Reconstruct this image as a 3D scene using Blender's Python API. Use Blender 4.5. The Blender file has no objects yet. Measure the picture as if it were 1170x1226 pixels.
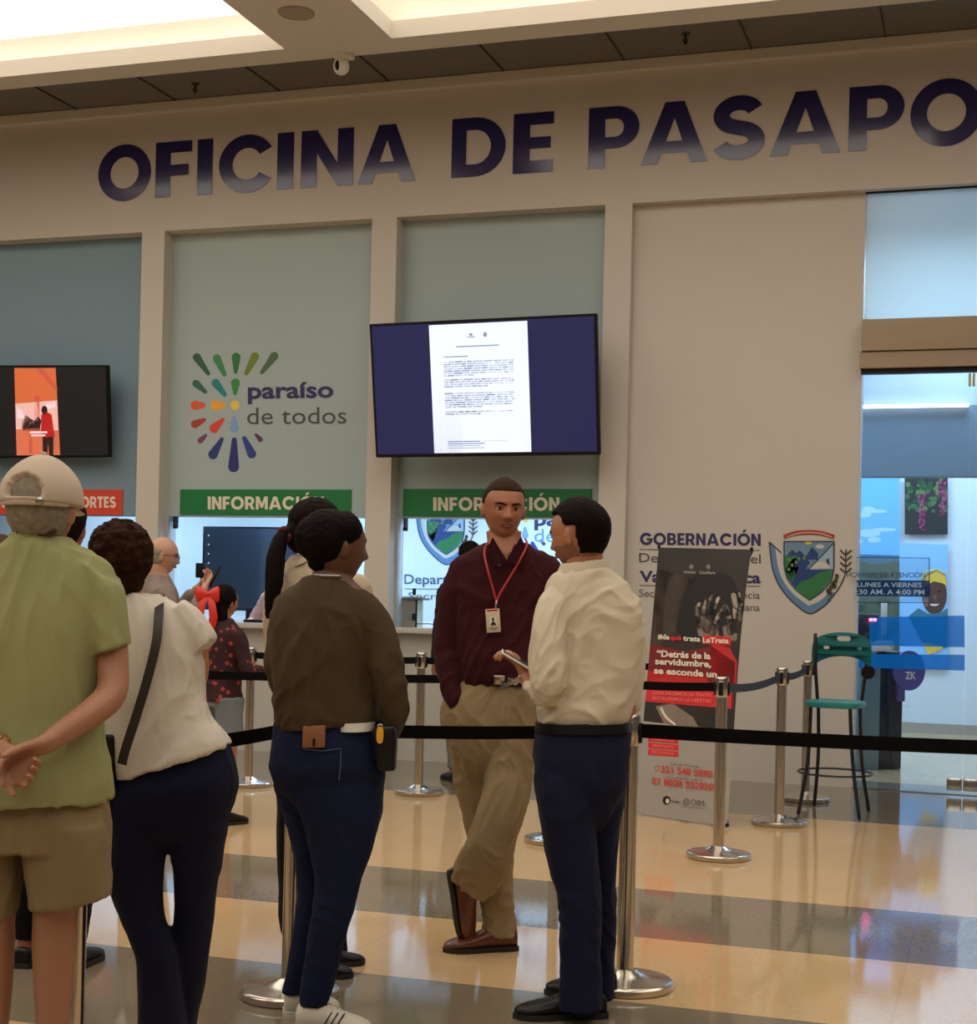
import bpy, bmesh, math, random
from mathutils import Vector, Matrix, Euler, noise
random.seed(7)
C = bpy.context.scene.collection
sc = bpy.context.scene
V = Vector

# ------------------------------------------------------------------ camera
F_PX, CX, CY, ROLL, YAW, EYE = 1826.0, 585.0, 708.7, 0.02326, 0.3198, 1.45
FW = V((-math.sin(YAW), math.cos(YAW), 0)); RT = V((math.cos(YAW), math.sin(YAW), 0)); UP = V((0, 0, 1))
cam_d = bpy.data.cameras.new('camera'); cam = bpy.data.objects.new('camera', cam_d); C.objects.link(cam)
cr, sr = math.cos(ROLL), math.sin(ROLL)
cx_, cy_ = RT*cr + UP*sr, UP*cr - RT*sr
cam.matrix_world = Matrix(((cx_.x, cy_.x, -FW.x, 0), (cx_.y, cy_.y, -FW.y, 0), (cx_.z, cy_.z, -FW.z, EYE), (0, 0, 0, 1)))
cam_d.sensor_fit = 'HORIZONTAL'; cam_d.sensor_width = 36
cam_d.lens = F_PX/1170*36
cam_d.shift_y = (CY-613)/1170
cam_d.clip_end = 200
sc.camera = cam
# ------------------------------------------------------------------ view, world, lights
sc.view_settings.view_transform = 'Standard'; sc.view_settings.look = 'None'
sc.view_settings.gamma = 1; sc.view_settings.use_curve_mapping = False
sc.view_settings.exposure = -0.08
COFFER_E = 2.15          # glow put into the coffer tops, replacing light bounced from the LEDs
LED_E = 9.0
INNER_W = 54            # cool office lamps, watts each
w = bpy.data.worlds.new('world'); sc.world = w; w.use_nodes = True
w.node_tree.nodes['Background'].inputs[0].default_value = (1.0, 0.84, 0.66, 1)
w.node_tree.nodes['Background'].inputs[1].default_value = 0.09

def area(name, loc, sx, sy, power, col, rot=(0, 0, 0)):
    l = bpy.data.lights.new(name, 'AREA'); l.shape = 'RECTANGLE'; l.size = sx; l.size_y = sy
    l.energy = power; l.color = col
    o = bpy.data.objects.new(name, l); o.location = loc; o.rotation_euler = rot; C.objects.link(o); return o
COOL = (0.50, 0.74, 1.0)
for i, (x, y) in enumerate([(-8.6, 13.2), (-6.2, 13.2), (-4.0, 13.2), (-1.9, 13.2)]):
    area('office_lamp', (x, y, 2.58), 1.2, 0.6, INNER_W, COOL)
for i, (x, y) in enumerate([(-0.2, 13.6), (-0.2, 16.0), (2.2, 14.5), (-2.2, 16.2)]):
    area('office_lamp', (x, y, 4.3), 1.2, 1.2, 92, COOL)

# ------------------------------------------------------------------ pixel helpers (photo pixel -> point of the place)
def ray(px, py):
    x, y = (px-CX)/F_PX, (py-CY)/F_PX
    return FW + RT*(cr*x + sr*y) + UP*(sr*x - cr*y)
def proj(p):                              # point of the place -> photo pixel
    d = p-V((0, 0, EYE)); z = d.dot(FW); x, y = d.dot(RT)/z, -d.z/z
    return CX+F_PX*(cr*x-sr*y), CY+F_PX*(sr*x+cr*y)
def at(px, py, D):                       # at forward depth D
    return V((0, 0, EYE)) + ray(px, py)*D
def fl(px, py, z=0.0):                   # on a horizontal plane
    r = ray(px, py); return V((0, 0, EYE)) + r*((z-EYE)/r.z)
def wl(px, py, Y):                       # on a plane parallel to the shop front
    r = ray(px, py); return V((0, 0, EYE)) + r*(Y/r.y)

# ------------------------------------------------------------------ materials
MATS = {}
def mat(name, col, rough=0.6, metal=0.0, spec=0.5, bump=0.0, bscale=40.0, var=0.0, vscale=6.0, stretch=(1, 1, 1), coat=0.0, sheen=0.0, sss=0.0):
    if name in MATS: return MATS[name]
    m = bpy.data.materials.new(name); m.use_nodes = True; nt = m.node_tree; b = nt.nodes['Principled BSDF']
    b.inputs['Base Color'].default_value = (*col, 1); b.inputs['Roughness'].default_value = rough
    b.inputs['Metallic'].default_value = metal; b.inputs['Specular IOR Level'].default_value = spec
    if coat: b.inputs['Coat Weight'].default_value = coat; b.inputs['Coat Roughness'].default_value = 0.08
    if sheen: b.inputs['Sheen Weight'].default_value = sheen; b.inputs['Sheen Roughness'].default_value = 0.5
    if sss:
        b.inputs['Subsurface Weight'].default_value = sss; b.inputs['Subsurface Radius'].default_value = (0.02, 0.008, 0.004); b.inputs['Subsurface Scale'].default_value = 0.3
    tc = nt.nodes.new('ShaderNodeTexCoord'); mp = nt.nodes.new('ShaderNodeMapping'); mp.inputs['Scale'].default_value = stretch
    nt.links.new(tc.outputs['Object'], mp.inputs['Vector'])
    n = nt.nodes.new('ShaderNodeTexNoise'); n.inputs['Scale'].default_value = vscale; n.inputs['Detail'].default_value = 4
    nt.links.new(mp.outputs['Vector'], n.inputs['Vector'])
    mx = nt.nodes.new('ShaderNodeMix'); mx.data_type = 'RGBA'
    mx.inputs['A'].default_value = (*[max(0, c*(1-var)) for c in col], 1); mx.inputs['B'].default_value = (*[min(1, c*(1+var)) for c in col], 1)
    nt.links.new(n.outputs['Fac'], mx.inputs['Factor']); nt.links.new(mx.outputs['Result'], b.inputs['Base Color'])
    if bump:
        n2 = nt.nodes.new('ShaderNodeTexNoise'); n2.inputs['Scale'].default_value = bscale; n2.inputs['Detail'].default_value = 3
        nt.links.new(mp.outputs['Vector'], n2.inputs['Vector'])
        bp = nt.nodes.new('ShaderNodeBump'); bp.inputs['Strength'].default_value = bump; bp.inputs['Distance'].default_value = 0.01
        nt.links.new(n2.outputs['Fac'], bp.inputs['Height']); nt.links.new(bp.outputs['Normal'], b.inputs['Normal'])
    MATS[name] = m; return m
def emis(name, col, s):
    if name in MATS: return MATS[name]
    m = bpy.data.materials.new(name); m.use_nodes = True; b = m.node_tree.nodes['Principled BSDF']
    b.inputs['Base Color'].default_value = (.02, .02, .022, 1); b.inputs['Emission Color'].default_value = (*col, 1); b.inputs['Emission Strength'].default_value = s
    b.inputs['Roughness'].default_value = .3
    MATS[name] = m; return m
def S(r, g, b):                          # sRGB 0..255 -> linear
    f = lambda c: (c/255/12.92) if c/255 <= 0.04045 else ((c/255+0.055)/1.055)**2.4
    return (f(r), f(g), f(b))
def glassmat(name, tint=(0.93, 0.97, 1.0), refl=0.5):
    m = bpy.data.materials.new(name); m.use_nodes = True; nt = m.node_tree; nt.nodes.clear()
    o = nt.nodes.new('ShaderNodeOutputMaterial'); t = nt.nodes.new('ShaderNodeBsdfTransparent'); g = nt.nodes.new('ShaderNodeBsdfGlossy')
    t.inputs[0].default_value = (*tint, 1); g.inputs['Roughness'].default_value = 0.02
    fr = nt.nodes.new('ShaderNodeFresnel'); fr.inputs[0].default_value = 1.45
    ml = nt.nodes.new('ShaderNodeMath'); ml.operation = 'MULTIPLY'; ml.inputs[1].default_value = refl
    mx = nt.nodes.new('ShaderNodeMixShader'); nt.links.new(fr.outputs[0], ml.inputs[0]); nt.links.new(ml.outputs[0], mx.inputs[0])
    nt.links.new(t.outputs[0], mx.inputs[1]); nt.links.new(g.outputs[0], mx.inputs[2]); nt.links.new(mx.outputs[0], o.inputs[0])
    return m

M_WALL = mat('warm_white_wall_paint', (0.60, 0.555, 0.51), 0.65, var=0.03, vscale=1.5, bump=0.03, bscale=90)
M_BAY = mat('bay_white_paint', (0.60, 0.555, 0.51), 0.6, var=0.03, vscale=1.2)
M_BLUEGREY = mat('pale_blue_grey_panel', (0.38, 0.47, 0.49), 0.5, var=0.03, vscale=1.0)
M_BLUE = mat('dusty_blue_panel', (0.20, 0.31, 0.40), 0.5, var=0.04, vscale=1.0)
M_CEIL = mat('ceiling_paint', (0.66, 0.60, 0.52), 0.8, var=0.02)
M_DARKPANEL = mat('dark_ceiling_panel', (0.16, 0.145, 0.13), 0.55, var=0.05, vscale=1)
M_SEAM = mat('panel_seam', (0.05, 0.045, 0.04), 0.7)
M_CHROME = mat('brushed_steel', (0.62, 0.58, 0.53), 0.2, 1.0, bump=0.02, bscale=200, stretch=(1, 1, .05))
M_BLACK = mat('black_plastic', (0.007, 0.007, 0.008), 0.4, spec=.25)
M_BELT = mat('black_webbing', (0.004, 0.004, 0.005), 0.8, spec=.1, bump=.1, bscale=400)
M_BELTBLUE = mat('dark_blue_webbing', (0.035, 0.05, 0.09), 0.7, bump=.1, bscale=400)
M_WHITE = mat('white_plastic', (0.75, 0.74, 0.72), 0.4)
M_BRONZE = mat('brushed_bronze_cladding', (0.30, 0.225, 0.16), 0.32, 0.55, var=.12, vscale=3, stretch=(.3, 1, 2))

# floor: terrazzo tiles with bands running along the shop front
def floor_mat():
    m = bpy.data.materials.new('polished_banded_terrazzo'); m.use_nodes = True; nt = m.node_tree; b = nt.nodes['Principled BSDF']; L = nt.links.new
    tc = nt.nodes.new('ShaderNodeTexCoord'); sp = nt.nodes.new('ShaderNodeSeparateXYZ'); L(tc.outputs['Object'], sp.inputs[0])
    def math_(op, a, bb=None):
        n = nt.nodes.new('ShaderNodeMath'); n.operation = op
        for i, v in enumerate((a, bb)):
            if v is None: continue
            if isinstance(v, (int, float)): n.inputs[i].default_value = v
            else: L(v, n.inputs[i])
        return n.outputs[0]
    y = sp.outputs['Y']
    dark = None
    for lo, hi in ((10.25, 12.6), (6.355, 7.405), (4.29, 5.33), (2.2, 3.25), (0.1, 1.15)):
        k = math_('MULTIPLY', math_('GREATER_THAN', y, lo), math_('LESS_THAN', y, hi))
        dark = k if dark is None else math_('ADD', dark, k)
    dark = math_('MINIMUM', dark, 1.0)
    vo = nt.nodes.new('ShaderNodeTexVoronoi'); vo.inputs['Scale'].default_value = 120; L(tc.outputs['Object'], vo.inputs['Vector'])
    nz = nt.nodes.new('ShaderNodeTexNoise'); nz.inputs['Scale'].default_value = 1.3; nz.inputs['Detail'].default_value = 5; L(tc.outputs['Object'], nz.inputs['Vector'])
    def mix(f, a, bcol, typ='MIX'):
        n = nt.nodes.new('ShaderNodeMix'); n.data_type = 'RGBA'; n.blend_type = typ
        if isinstance(f, (int, float)): n.inputs['Factor'].default_value = f
        else: L(f, n.inputs['Factor'])
        for k, v in (('A', a), ('B', bcol)):
            if isinstance(v, tuple): n.inputs[k].default_value = (*v, 1)
            else: L(v, n.inputs[k])
        return n.outputs['Result']
    light = mix(nz.outputs['Fac'], (0.60, 0.40, 0.20), (0.70, 0.49, 0.27))
    dk = mix(nz.outputs['Fac'], (0.20, 0.165, 0.115), (0.25, 0.205, 0.145))
    col = mix(dark, light, dk)
    chips = nt.nodes.new('ShaderNodeValToRGB'); chips.color_ramp.elements[0].color = (.86, .86, .86, 1); chips.color_ramp.elements[1].color = (1.08, 1.08, 1.08, 1)
    L(vo.outputs['Color'], chips.inputs[0]); col = mix(0.8, col, chips.outputs[0], 'MULTIPLY')
    br = nt.nodes.new('ShaderNodeTexBrick'); br.offset = 0; br.inputs['Scale'].default_value = 1
    br.inputs['Brick Width'].default_value = 1.045; br.inputs['Row Height'].default_value = 1.045; br.inputs['Mortar Size'].default_value = 0.003
    br.inputs['Color1'].default_value = br.inputs['Color2'].default_value = (1, 1, 1, 1); br.inputs['Mortar'].default_value = (.9, .87, .84, 1)
    mp = nt.nodes.new('ShaderNodeMapping'); mp.inputs['Location'].default_value = (0.3, -0.092, 0); L(tc.outputs['Object'], mp.inputs['Vector']); L(mp.outputs['Vector'], br.inputs['Vector'])
    col = mix(1.0, col, br.outputs['Color'], 'MULTIPLY')
    L(col, b.inputs['Base Color'])
    rg = nt.nodes.new('ShaderNodeMapRange'); rg.inputs['To Min'].default_value = 0.045; rg.inputs['To Max'].default_value = 0.10; L(nz.outputs['Fac'], rg.inputs['Value'])
    L(rg.outputs[0], b.inputs['Roughness']); b.inputs['Specular IOR Level'].default_value = 0.6
    n3 = nt.nodes.new('ShaderNodeTexNoise'); n3.inputs['Scale'].default_value = 3; L(tc.outputs['Object'], n3.inputs['Vector'])
    bp = nt.nodes.new('ShaderNodeBump'); bp.inputs['Strength'].default_value = 0.008; bp.inputs['Distance'].default_value = 0.02; L(n3.outputs['Fac'], bp.inputs['Height']); L(bp.outputs['Normal'], b.inputs['Normal'])
    return m
M_FLOOR = floor_mat()

# ------------------------------------------------------------------ object helpers
def link(name, me, mats, parent=None, smooth=True):
    if not isinstance(mats, (list, tuple)): mats = [mats]
    for m in mats: me.materials.append(m)
    o = bpy.data.objects.new(name, me); C.objects.link(o)
    if parent: o.parent = parent; o.matrix_parent_inverse = parent.matrix_world.inverted() if parent.type != 'EMPTY' else Matrix.Translation(-parent.location) if parent.rotation_euler.z == 0 else parent.matrix_basis.inverted()
    if smooth:
        me.polygons.foreach_set('use_smooth', [True]*len(me.polygons))
        try: me.set_sharp_from_angle(angle=math.radians(38))
        except Exception: pass
    return o
def obj(name, bm, mats, parent=None, smooth=True, fix=True):
    if fix: bmesh.ops.recalc_face_normals(bm, faces=bm.faces)
    me = bpy.data.meshes.new(name); bm.to_mesh(me); bm.free()
    return link(name, me, mats, parent, smooth)
def tag(o, label=None, cat=None, group=None, kind=None):
    if label: o['label'] = label
    if cat: o['category'] = cat
    if group: o['group'] = group
    if kind: o['kind'] = kind
    return o
def empty(name, loc, label=None, cat=None, group=None):
    o = bpy.data.objects.new(name, None); o.empty_display_size = 0.1; o.location = loc; C.objects.link(o)
    return tag(o, label, cat, group)
def struct(name, bm, m, parent=None, smooth=False):
    o = obj(name, bm, m, parent, smooth)
    if not parent: o['kind'] = 'structure'
    return o
def B(): return bmesh.new()
def box(bm, x0, x1, y0, y1, z0, z1, mi=0, bev=0):
    vs = [bm.verts.new((x, y, z)) for x in (x0, x1) for y in (y0, y1) for z in (z0, z1)]
    fs = [bm.faces.new([vs[i] for i in q]) for q in ((0, 1, 3, 2), (4, 6, 7, 5), (0, 4, 5, 1), (2, 3, 7, 6), (0, 2, 6, 4), (1, 5, 7, 3))]
    for f in fs: f.material_index = mi
    if bev:
        es = list({e for f in fs for e in f.edges}); bmesh.ops.bevel(bm, geom=es, offset=bev, segments=2, affect='EDGES', profile=.5)
    return vs
def obox(bm, c, ax, ay, az, mi=0, bev=0):    # oriented box: centre + three half vectors
    vs = [bm.verts.new(c+ax*i+ay*j+az*k) for i in (-1, 1) for j in (-1, 1) for k in (-1, 1)]
    fs = [bm.faces.new([vs[i] for i in q]) for q in ((0, 1, 3, 2), (4, 6, 7, 5), (0, 4, 5, 1), (2, 3, 7, 6), (0, 2, 6, 4), (1, 5, 7, 3))]
    for f in fs: f.material_index = mi
    if bev:
        es = list({e for f in fs for e in f.edges}); bmesh.ops.bevel(bm, geom=es, offset=bev, segments=2, affect='EDGES', profile=.5)
def lathe(bm, prof, loc=(0, 0, 0), n=40, mi=0):
    loc = V(loc); rings = []
    for r, z in prof:
        rings.append([bm.verts.new(loc+V((r*math.cos(a*2*math.pi/n), r*math.sin(a*2*math.pi/n), z))) for a in range(n)])
    for a, b in zip(rings, rings[1:]):
        for i in range(n): bm.faces.new((a[i], a[(i+1) % n], b[(i+1) % n], b[i])).material_index = mi
    bm.faces.new(rings[0][::-1]).material_index = mi; bm.faces.new(rings[-1]).material_index = mi
def rings_loft(bm, rings, mi=0):
    vs = [[bm.verts.new(p) for p in r] for r in rings]; n = len(vs[0])
    for a, b in zip(vs, vs[1:]):
        for i in range(n): bm.faces.new((a[i], a[(i+1) % n], b[(i+1) % n], b[i])).material_index = mi
    for r in (vs[0], vs[-1]):
        c = bm.verts.new(sum((v.co for v in r), V())/n)
        for i in range(n): bm.faces.new((r[i], r[(i+1) % n], c)).material_index = mi
def ring(c, u, v, n=24, e=1.0):
    out = []
    for i in range(n):
        a = 2*math.pi*i/n; ca, sa = math.cos(a), math.sin(a)
        out.append(c + u*(math.copysign(abs(ca)**e, ca)) + v*(math.copysign(abs(sa)**e, sa)))
    return out
def tube(bm, pts, radii, n=12, mi=0, flat=1.0, ref=None, cap=True):
    pts = [V(p) for p in pts]
    if not isinstance(radii, (list, tuple)): radii = [radii]*len(pts)
    if cap:
        d0 = (pts[0]-pts[1]).normalized(); d1 = (pts[-1]-pts[-2]).normalized()
        pts = [pts[0]+d0*radii[0]*.9, pts[0]+d0*radii[0]*.6] + pts + [pts[-1]+d1*radii[-1]*.6, pts[-1]+d1*radii[-1]*.9]
        radii = [radii[0]*.35, radii[0]*.78] + list(radii) + [radii[-1]*.78, radii[-1]*.35]
    t = (pts[1]-pts[0]).normalized()
    r0 = V(ref) if ref is not None else (V((0, 0, 1)) if abs(t.z) < .9 else V((1, 0, 0)))
    rs = []
    for i, p in enumerate(pts):
        if i == 0: t = (pts[1]-pts[0])
        elif i == len(pts)-1: t = (pts[-1]-pts[-2])
        else: t = (pts[i+1]-pts[i]).normalized()+(pts[i]-pts[i-1]).normalized()
        if t.length < 1e-9: t = V((0, 0, 1))
        t = t.normalized(); u = r0 - t*r0.dot(t)
        if u.length < 1e-6: u = t.orthogonal()
        u.normalize(); r0 = u; v = t.cross(u)
        rs.append(ring(p, u*radii[i], v*radii[i]*flat, n))
    rings_loft(bm, rs, mi)
def spline(pts, k=6):                     # Catmull-Rom through points (Vectors of any dim as tuples)
    P = [tuple(p) for p in pts]; P = [P[0]]+P+[P[-1]]; out = []
    for i in range(1, len(P)-2):
        for j in range(k):
            t = j/k; p0, p1, p2, p3 = P[i-1], P[i], P[i+1], P[i+2]
            out.append(tuple(.5*((2*b)+(-a+c)*t+(2*a-5*b+4*c-d)*t*t+(-a+3*b-3*c+d)*t**3) for a, b, c, d in zip(p0, p1, p2, p3)))
    out.append(P[-2]); return out
def ellipsoid(bm, c, ax, ay, az, n=20, mi=0):
    rs = []
    for j in range(1, n//2):
        th = math.pi*j/(n//2)
        rs.append(ring(c+az*math.cos(th), ax*math.sin(th), ay*math.sin(th), n))
    rings_loft(bm, rs, mi)
def evaluated(o):
    dg = bpy.context.evaluated_depsgraph_get(); me = bpy.data.meshes.new_from_object(o.evaluated_get(dg))
    return me
def blob(name, bm, mats, parent=None, voxel=.006, smooth=6, fold=0.0, fscale=(9, 9, 4), seed=0, fn=None, cut=None):
    """union of overlapping closed pieces as ONE continuous surface, with cloth folds displaced in"""
    bmesh.ops.recalc_face_normals(bm, faces=bm.faces)
    me = bpy.data.meshes.new('tmp'); bm.to_mesh(me); bm.free()
    o = bpy.data.objects.new('tmp', me); C.objects.link(o)
    r = o.modifiers.new('r', 'REMESH'); r.mode = 'VOXEL'; r.voxel_size = voxel; r.adaptivity = 0
    if smooth: s = o.modifiers.new('s', 'SMOOTH'); s.factor = .5; s.iterations = smooth
    m2 = evaluated(o); bpy.data.objects.remove(o); bpy.data.meshes.remove(me)
    if fold or fn:
        m2.update(); ns = [v.normal.copy() for v in m2.vertices]; off = V((seed*7.3, seed*3.1, seed*1.7))
        for v, nn in zip(m2.vertices, ns):
            p = v.co
            if fold:
                q = V((p.x*fscale[0], p.y*fscale[1], p.z*fscale[2]))+off
                qq = q*.6; w_ = V((noise.noise(qq+V((11.3, 2.1, 5.7))), noise.noise(qq+V((3.9, 17.2, 8.4))), noise.noise(qq+V((7.7, 6.1, 23.5)))))*.9
                a = noise.noise(q+w_); b_ = 1-abs(noise.noise(q*1.5+w_*1.8+V((5, 5, 5))))*3.2
                q3 = V((q.x*2.1+q.z*.9, q.y*2.1, q.z*2.6-q.x*.8)); c_ = 1-abs(noise.noise(q3+w_*2.2+V((9, 1, 4))))*3.6
                v.co = p + nn*fold*max(-.5, a*.8 + max(b_, -.5)*.55 + max(c_, -.2)*.22 - .24)
            if fn: v.co = fn(v.co, nn)
    m2.name = name
    if cut:
        b2 = bmesh.new(); b2.from_mesh(m2); dead = [f for f in b2.faces if cut(f.calc_center_median())]
        bmesh.ops.delete(b2, geom=dead, context='FACES'); b2.to_mesh(m2); b2.free()
    m2.materials.clear()
    o = link(name, m2, mats, parent, smooth=False)
    m2.polygons.foreach_set('use_smooth', [True]*len(m2.polygons))
    return o
# ================================================================== lettering
def _curve_mesh(cu):
    o = bpy.data.objects.new('tmp', cu); C.objects.link(o); me = evaluated(o); bpy.data.objects.remove(o); bpy.data.curves.remove(cu)
    vs = [v.co.copy() for v in me.vertices]; fs = [tuple(p.vertices) for p in me.polygons]; bpy.data.meshes.remove(me); return vs, fs
def text_geo(s, bold=0.0):
    cu = bpy.data.curves.new('t', 'FONT'); cu.body = s; cu.size = 1; cu.offset = bold; cu.resolution_u = 3; cu.dimensions = '2D'; cu.fill_mode = 'FRONT'
    return _curve_mesh(cu)
def arc(cx, cy, rx, ry, a0, a1, n=18):
    return [(cx+rx*math.cos(math.radians(a0+(a1-a0)*i/n)), cy+ry*math.sin(math.radians(a0+(a1-a0)*i/n))) for i in range(n+1)]
def stroke(pts, w_):
    l, r = [], []
    for i, p in enumerate(pts):
        a = pts[max(i-1, 0)]; b = pts[min(i+1, len(pts)-1)]; dx, dy = b[0]-a[0], b[1]-a[1]; L = math.hypot(dx, dy) or 1
        ww = w_[i] if isinstance(w_, list) else w_
        nx, ny = -dy/L*ww/2, dx/L*ww/2; l.append((p[0]+nx, p[1]+ny)); r.append((p[0]-nx, p[1]-ny))
    return l+r[::-1]
T_ = .235
GL = {
 'I': (.25, [[(0, 0), (.25, 0), (.25, 1), (0, 1)]]),
 'F': (.60, [[(0, 0), (.25, 0), (.25, .38), (.55, .38), (.55, .58), (.25, .58), (.25, .8), (.60, .8), (.60, 1), (0, 1)]]),
 'E': (.60, [[(0, 0), (.60, 0), (.60, .2), (.25, .2), (.25, .4), (.56, .4), (.56, .59), (.25, .59), (.25, .8), (.60, .8), (.60, 1), (0, 1)]]),
 'T': (.70, [[(.225, 0), (.475, 0), (.475, .79), (.70, .79), (.70, 1), (0, 1), (0, .79), (.225, .79)]]),
 'N': (.80, [[(0, 0), (.24, 0), (.24, .6), (.56, 0), (.80, 0), (.80, 1), (.56, 1), (.56, .4), (.24, 1), (0, 1)]]),
 'M': (1.0, [[(0, 0), (.24, 0), (.24, .58), (.41, .12), (.59, .12), (.76, .58), (.76, 0), (1, 0), (1, 1), (.72, 1), (.5, .45), (.28, 1), (0, 1)]]),
 'A': (1.04, [[(0, 0), (.26, 0), (.32, .17), (.72, .17), (.78, 0), (1.04, 0), (.67, 1), (.37, 1)], [(.39, .36), (.65, .36), (.52, .74)]]),
 'O': (1.08, [arc(.54, .5, .54, .52, 0, 360, 40)[:-1], arc(.54, .5, .29, .29, 0, 360, 32)[:-1]]),
 'C': (1.04, [arc(.54, .5, .54, .52, 32, 328, 34)+arc(.54, .5, .285, .285, 325, 35, 28)]),
 'G': (1.04, [arc(.54, .5, .54, .52, 35, 352, 34)+[(1.06, .57), (.56, .57), (.56, .39), (.78, .39)]+arc(.54, .5, .285, .285, 322, 38, 28)]),
 'D': (.92, [[(0, 0)]+arc(.40, .5, .52, .5, -90, 90, 20)+[(0, 1)], [(.25, .21)]+arc(.40, .5, .27, .29, -90, 90, 16)+[(.25, .79)]]),
 'P': (.76, [[(0, 0), (.25, 0), (.25, .31)]+arc(.41, .655, .35, .345, -90, 90, 18)+[(0, 1)], [(.25, .5)]+arc(.40, .65, .13, .15, -90, 90, 12)+[(.25, .8)]]),
 'R': (.80, [[(0, 0), (.25, 0), (.25, .33), (.36, .33), (.53, 0), (.80, 0), (.60, .37)]+arc(.42, .675, .35, .325, -50, 90, 18)+[(0, 1)], [(.25, .51)]+arc(.40, .655, .12, .145, -90, 90, 12)+[(.25, .8)]]),
 'B': (.78, [[(0, 0)]+arc(.46, .28, .32, .28, -90, 62, 14)+arc(.43, .73, .30, .27, -35, 90, 14)+[(0, 1)], [(.25, .19)]+arc(.42, .3, .11, .11, -90, 90, 10)+[(.25, .41)], [(.25, .6)]+arc(.40, .70, .10, .10, -90, 90, 10)+[(.25, .8)]]),
 'S': (.76, [stroke(arc(.385, .705, .245, .195, 22, 180, 14)+arc(.385, .705, .245, .195, 190, 255, 6)+arc(.375, .295, .265, .195, 75, -10, 8)+arc(.375, .295, .265, .195, -20, -160, 14), .235)]),
 ' ': (.35, []),
 'Ó': (1.08, [arc(.54, .5, .54, .52, 0, 360, 40)[:-1], arc(.54, .5, .29, .29, 0, 360, 32)[:-1], [(.42, 1.1), (.60, 1.1), (.78, 1.32), (.54, 1.32)]]),
}
def glyph_geo(s, gap=.10):
    cu = bpy.data.curves.new('g', 'CURVE'); cu.dimensions = '2D'; cu.fill_mode = 'BOTH'; x = 0
    for ch in s:
        w_, cs = GL[ch]
        for c in cs:
            sp = cu.splines.new('POLY'); sp.points.add(len(c)-1)
            for i, p in enumerate(c): sp.points[i].co = (x+p[0], p[1], 0, 1)
            sp.use_cyclic_u = True
        x += w_+gap
    return _curve_mesh(cu)
class Decal:
    """flat print on a plane; everything is given in photo pixels and carried onto the real plane by `place(px,py,lift)`"""
    def __init__(s, place): s.bm = bmesh.new(); s.place = place; s.mats = []; s.k = 0
    def mi(s, m):
        if m not in s.mats: s.mats.append(m)
        return s.mats.index(m)
    def poly(s, pts, m, lift=1):
        vs = [s.bm.verts.new(s.place(p[0], p[1], lift*.0012)) for p in pts]
        try: s.bm.faces.new(vs).material_index = s.mi(m)
        except ValueError: pass
    def geo(s, g, x0, y0, x1, y1, h, m, lift=2, cap=None, x_keep=False):
        """g=(verts,faces); x range -> x0..x1 along the baseline (x0,y0)-(x1,y1); h = pixels per text unit (cap height*cap)"""
        vs, fs = g
        if not vs: return
        a, b = min(v.x for v in vs), max(v.x for v in vs)
        hh = h/(cap or max(v.y for v in vs))
        nv = []
        for v in vs:
            t = (v.x-a)/(b-a)
            nv.append(s.bm.verts.new(s.place(x0+(x1-x0)*t, y0+(y1-y0)*t-v.y*hh, lift*.0012)))
        i = s.mi(m)
        for f in fs:
            try: s.bm.faces.new([nv[k] for k in f]).material_index = i
            except ValueError: pass
    def text(s, st, x0, y0, x1, y1, h, m, bold=0.0, lift=2, cap=.73): s.geo(text_geo(st, bold), x0, y0, x1, y1, h, m, lift, cap)
    def caps(s, st, x0, y0, x1, y1, h, m, lift=2, gap=.1): s.geo(glyph_geo(st, gap), x0, y0, x1, y1, h, m, lift, 1.0)
    def done(s, name, parent=None):
        me = bpy.data.meshes.new(name); s.bm.to_mesh(me); s.bm.free()
        return link(name, me, s.mats, parent, smooth=False)
def wallplace(Y): return lambda px, py, l: wl(px, py, Y) + V((0, -l-.0005, 0))

M_INK = mat('navy_print', S(45, 40, 95), .5); M_INKGREY = mat('dark_grey_print', S(75, 75, 80), .5)
M_PWHITE = mat('white_print', (0.78, 0.72, 0.62), .5)

# ================================================================== structure
FY = 12.0; RY = 12.16         # face of fascia and pillars; face of the recessed bays
ZC = 5.5; ZT = 2.066; ZB = 1.13
b = B(); box(b, -16, 8, -8, 19, -.1, 0); struct('floor', b, M_FLOOR)
# fascia + pillars = the front wall
PIL = [(-7.329, -7.10), (-5.095, -4.868), (-3.054, -2.829)]
b = B()
box(b, -16, 8, FY, FY+.3, 4.607, 5.66)
struct('wall_front', b, M_WALL)
b = B(); box(b, -16, 8, FY-.045, FY+.3, 5.66, 5.755, bev=.01); struct('trim_1', b, M_WALL)
for i, (a, c) in enumerate(PIL):
    b = B(); box(b, a, c, FY, FY+.3, 0, 4.607); struct('trim_%d' % (i+2), b, M_WALL)
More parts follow.
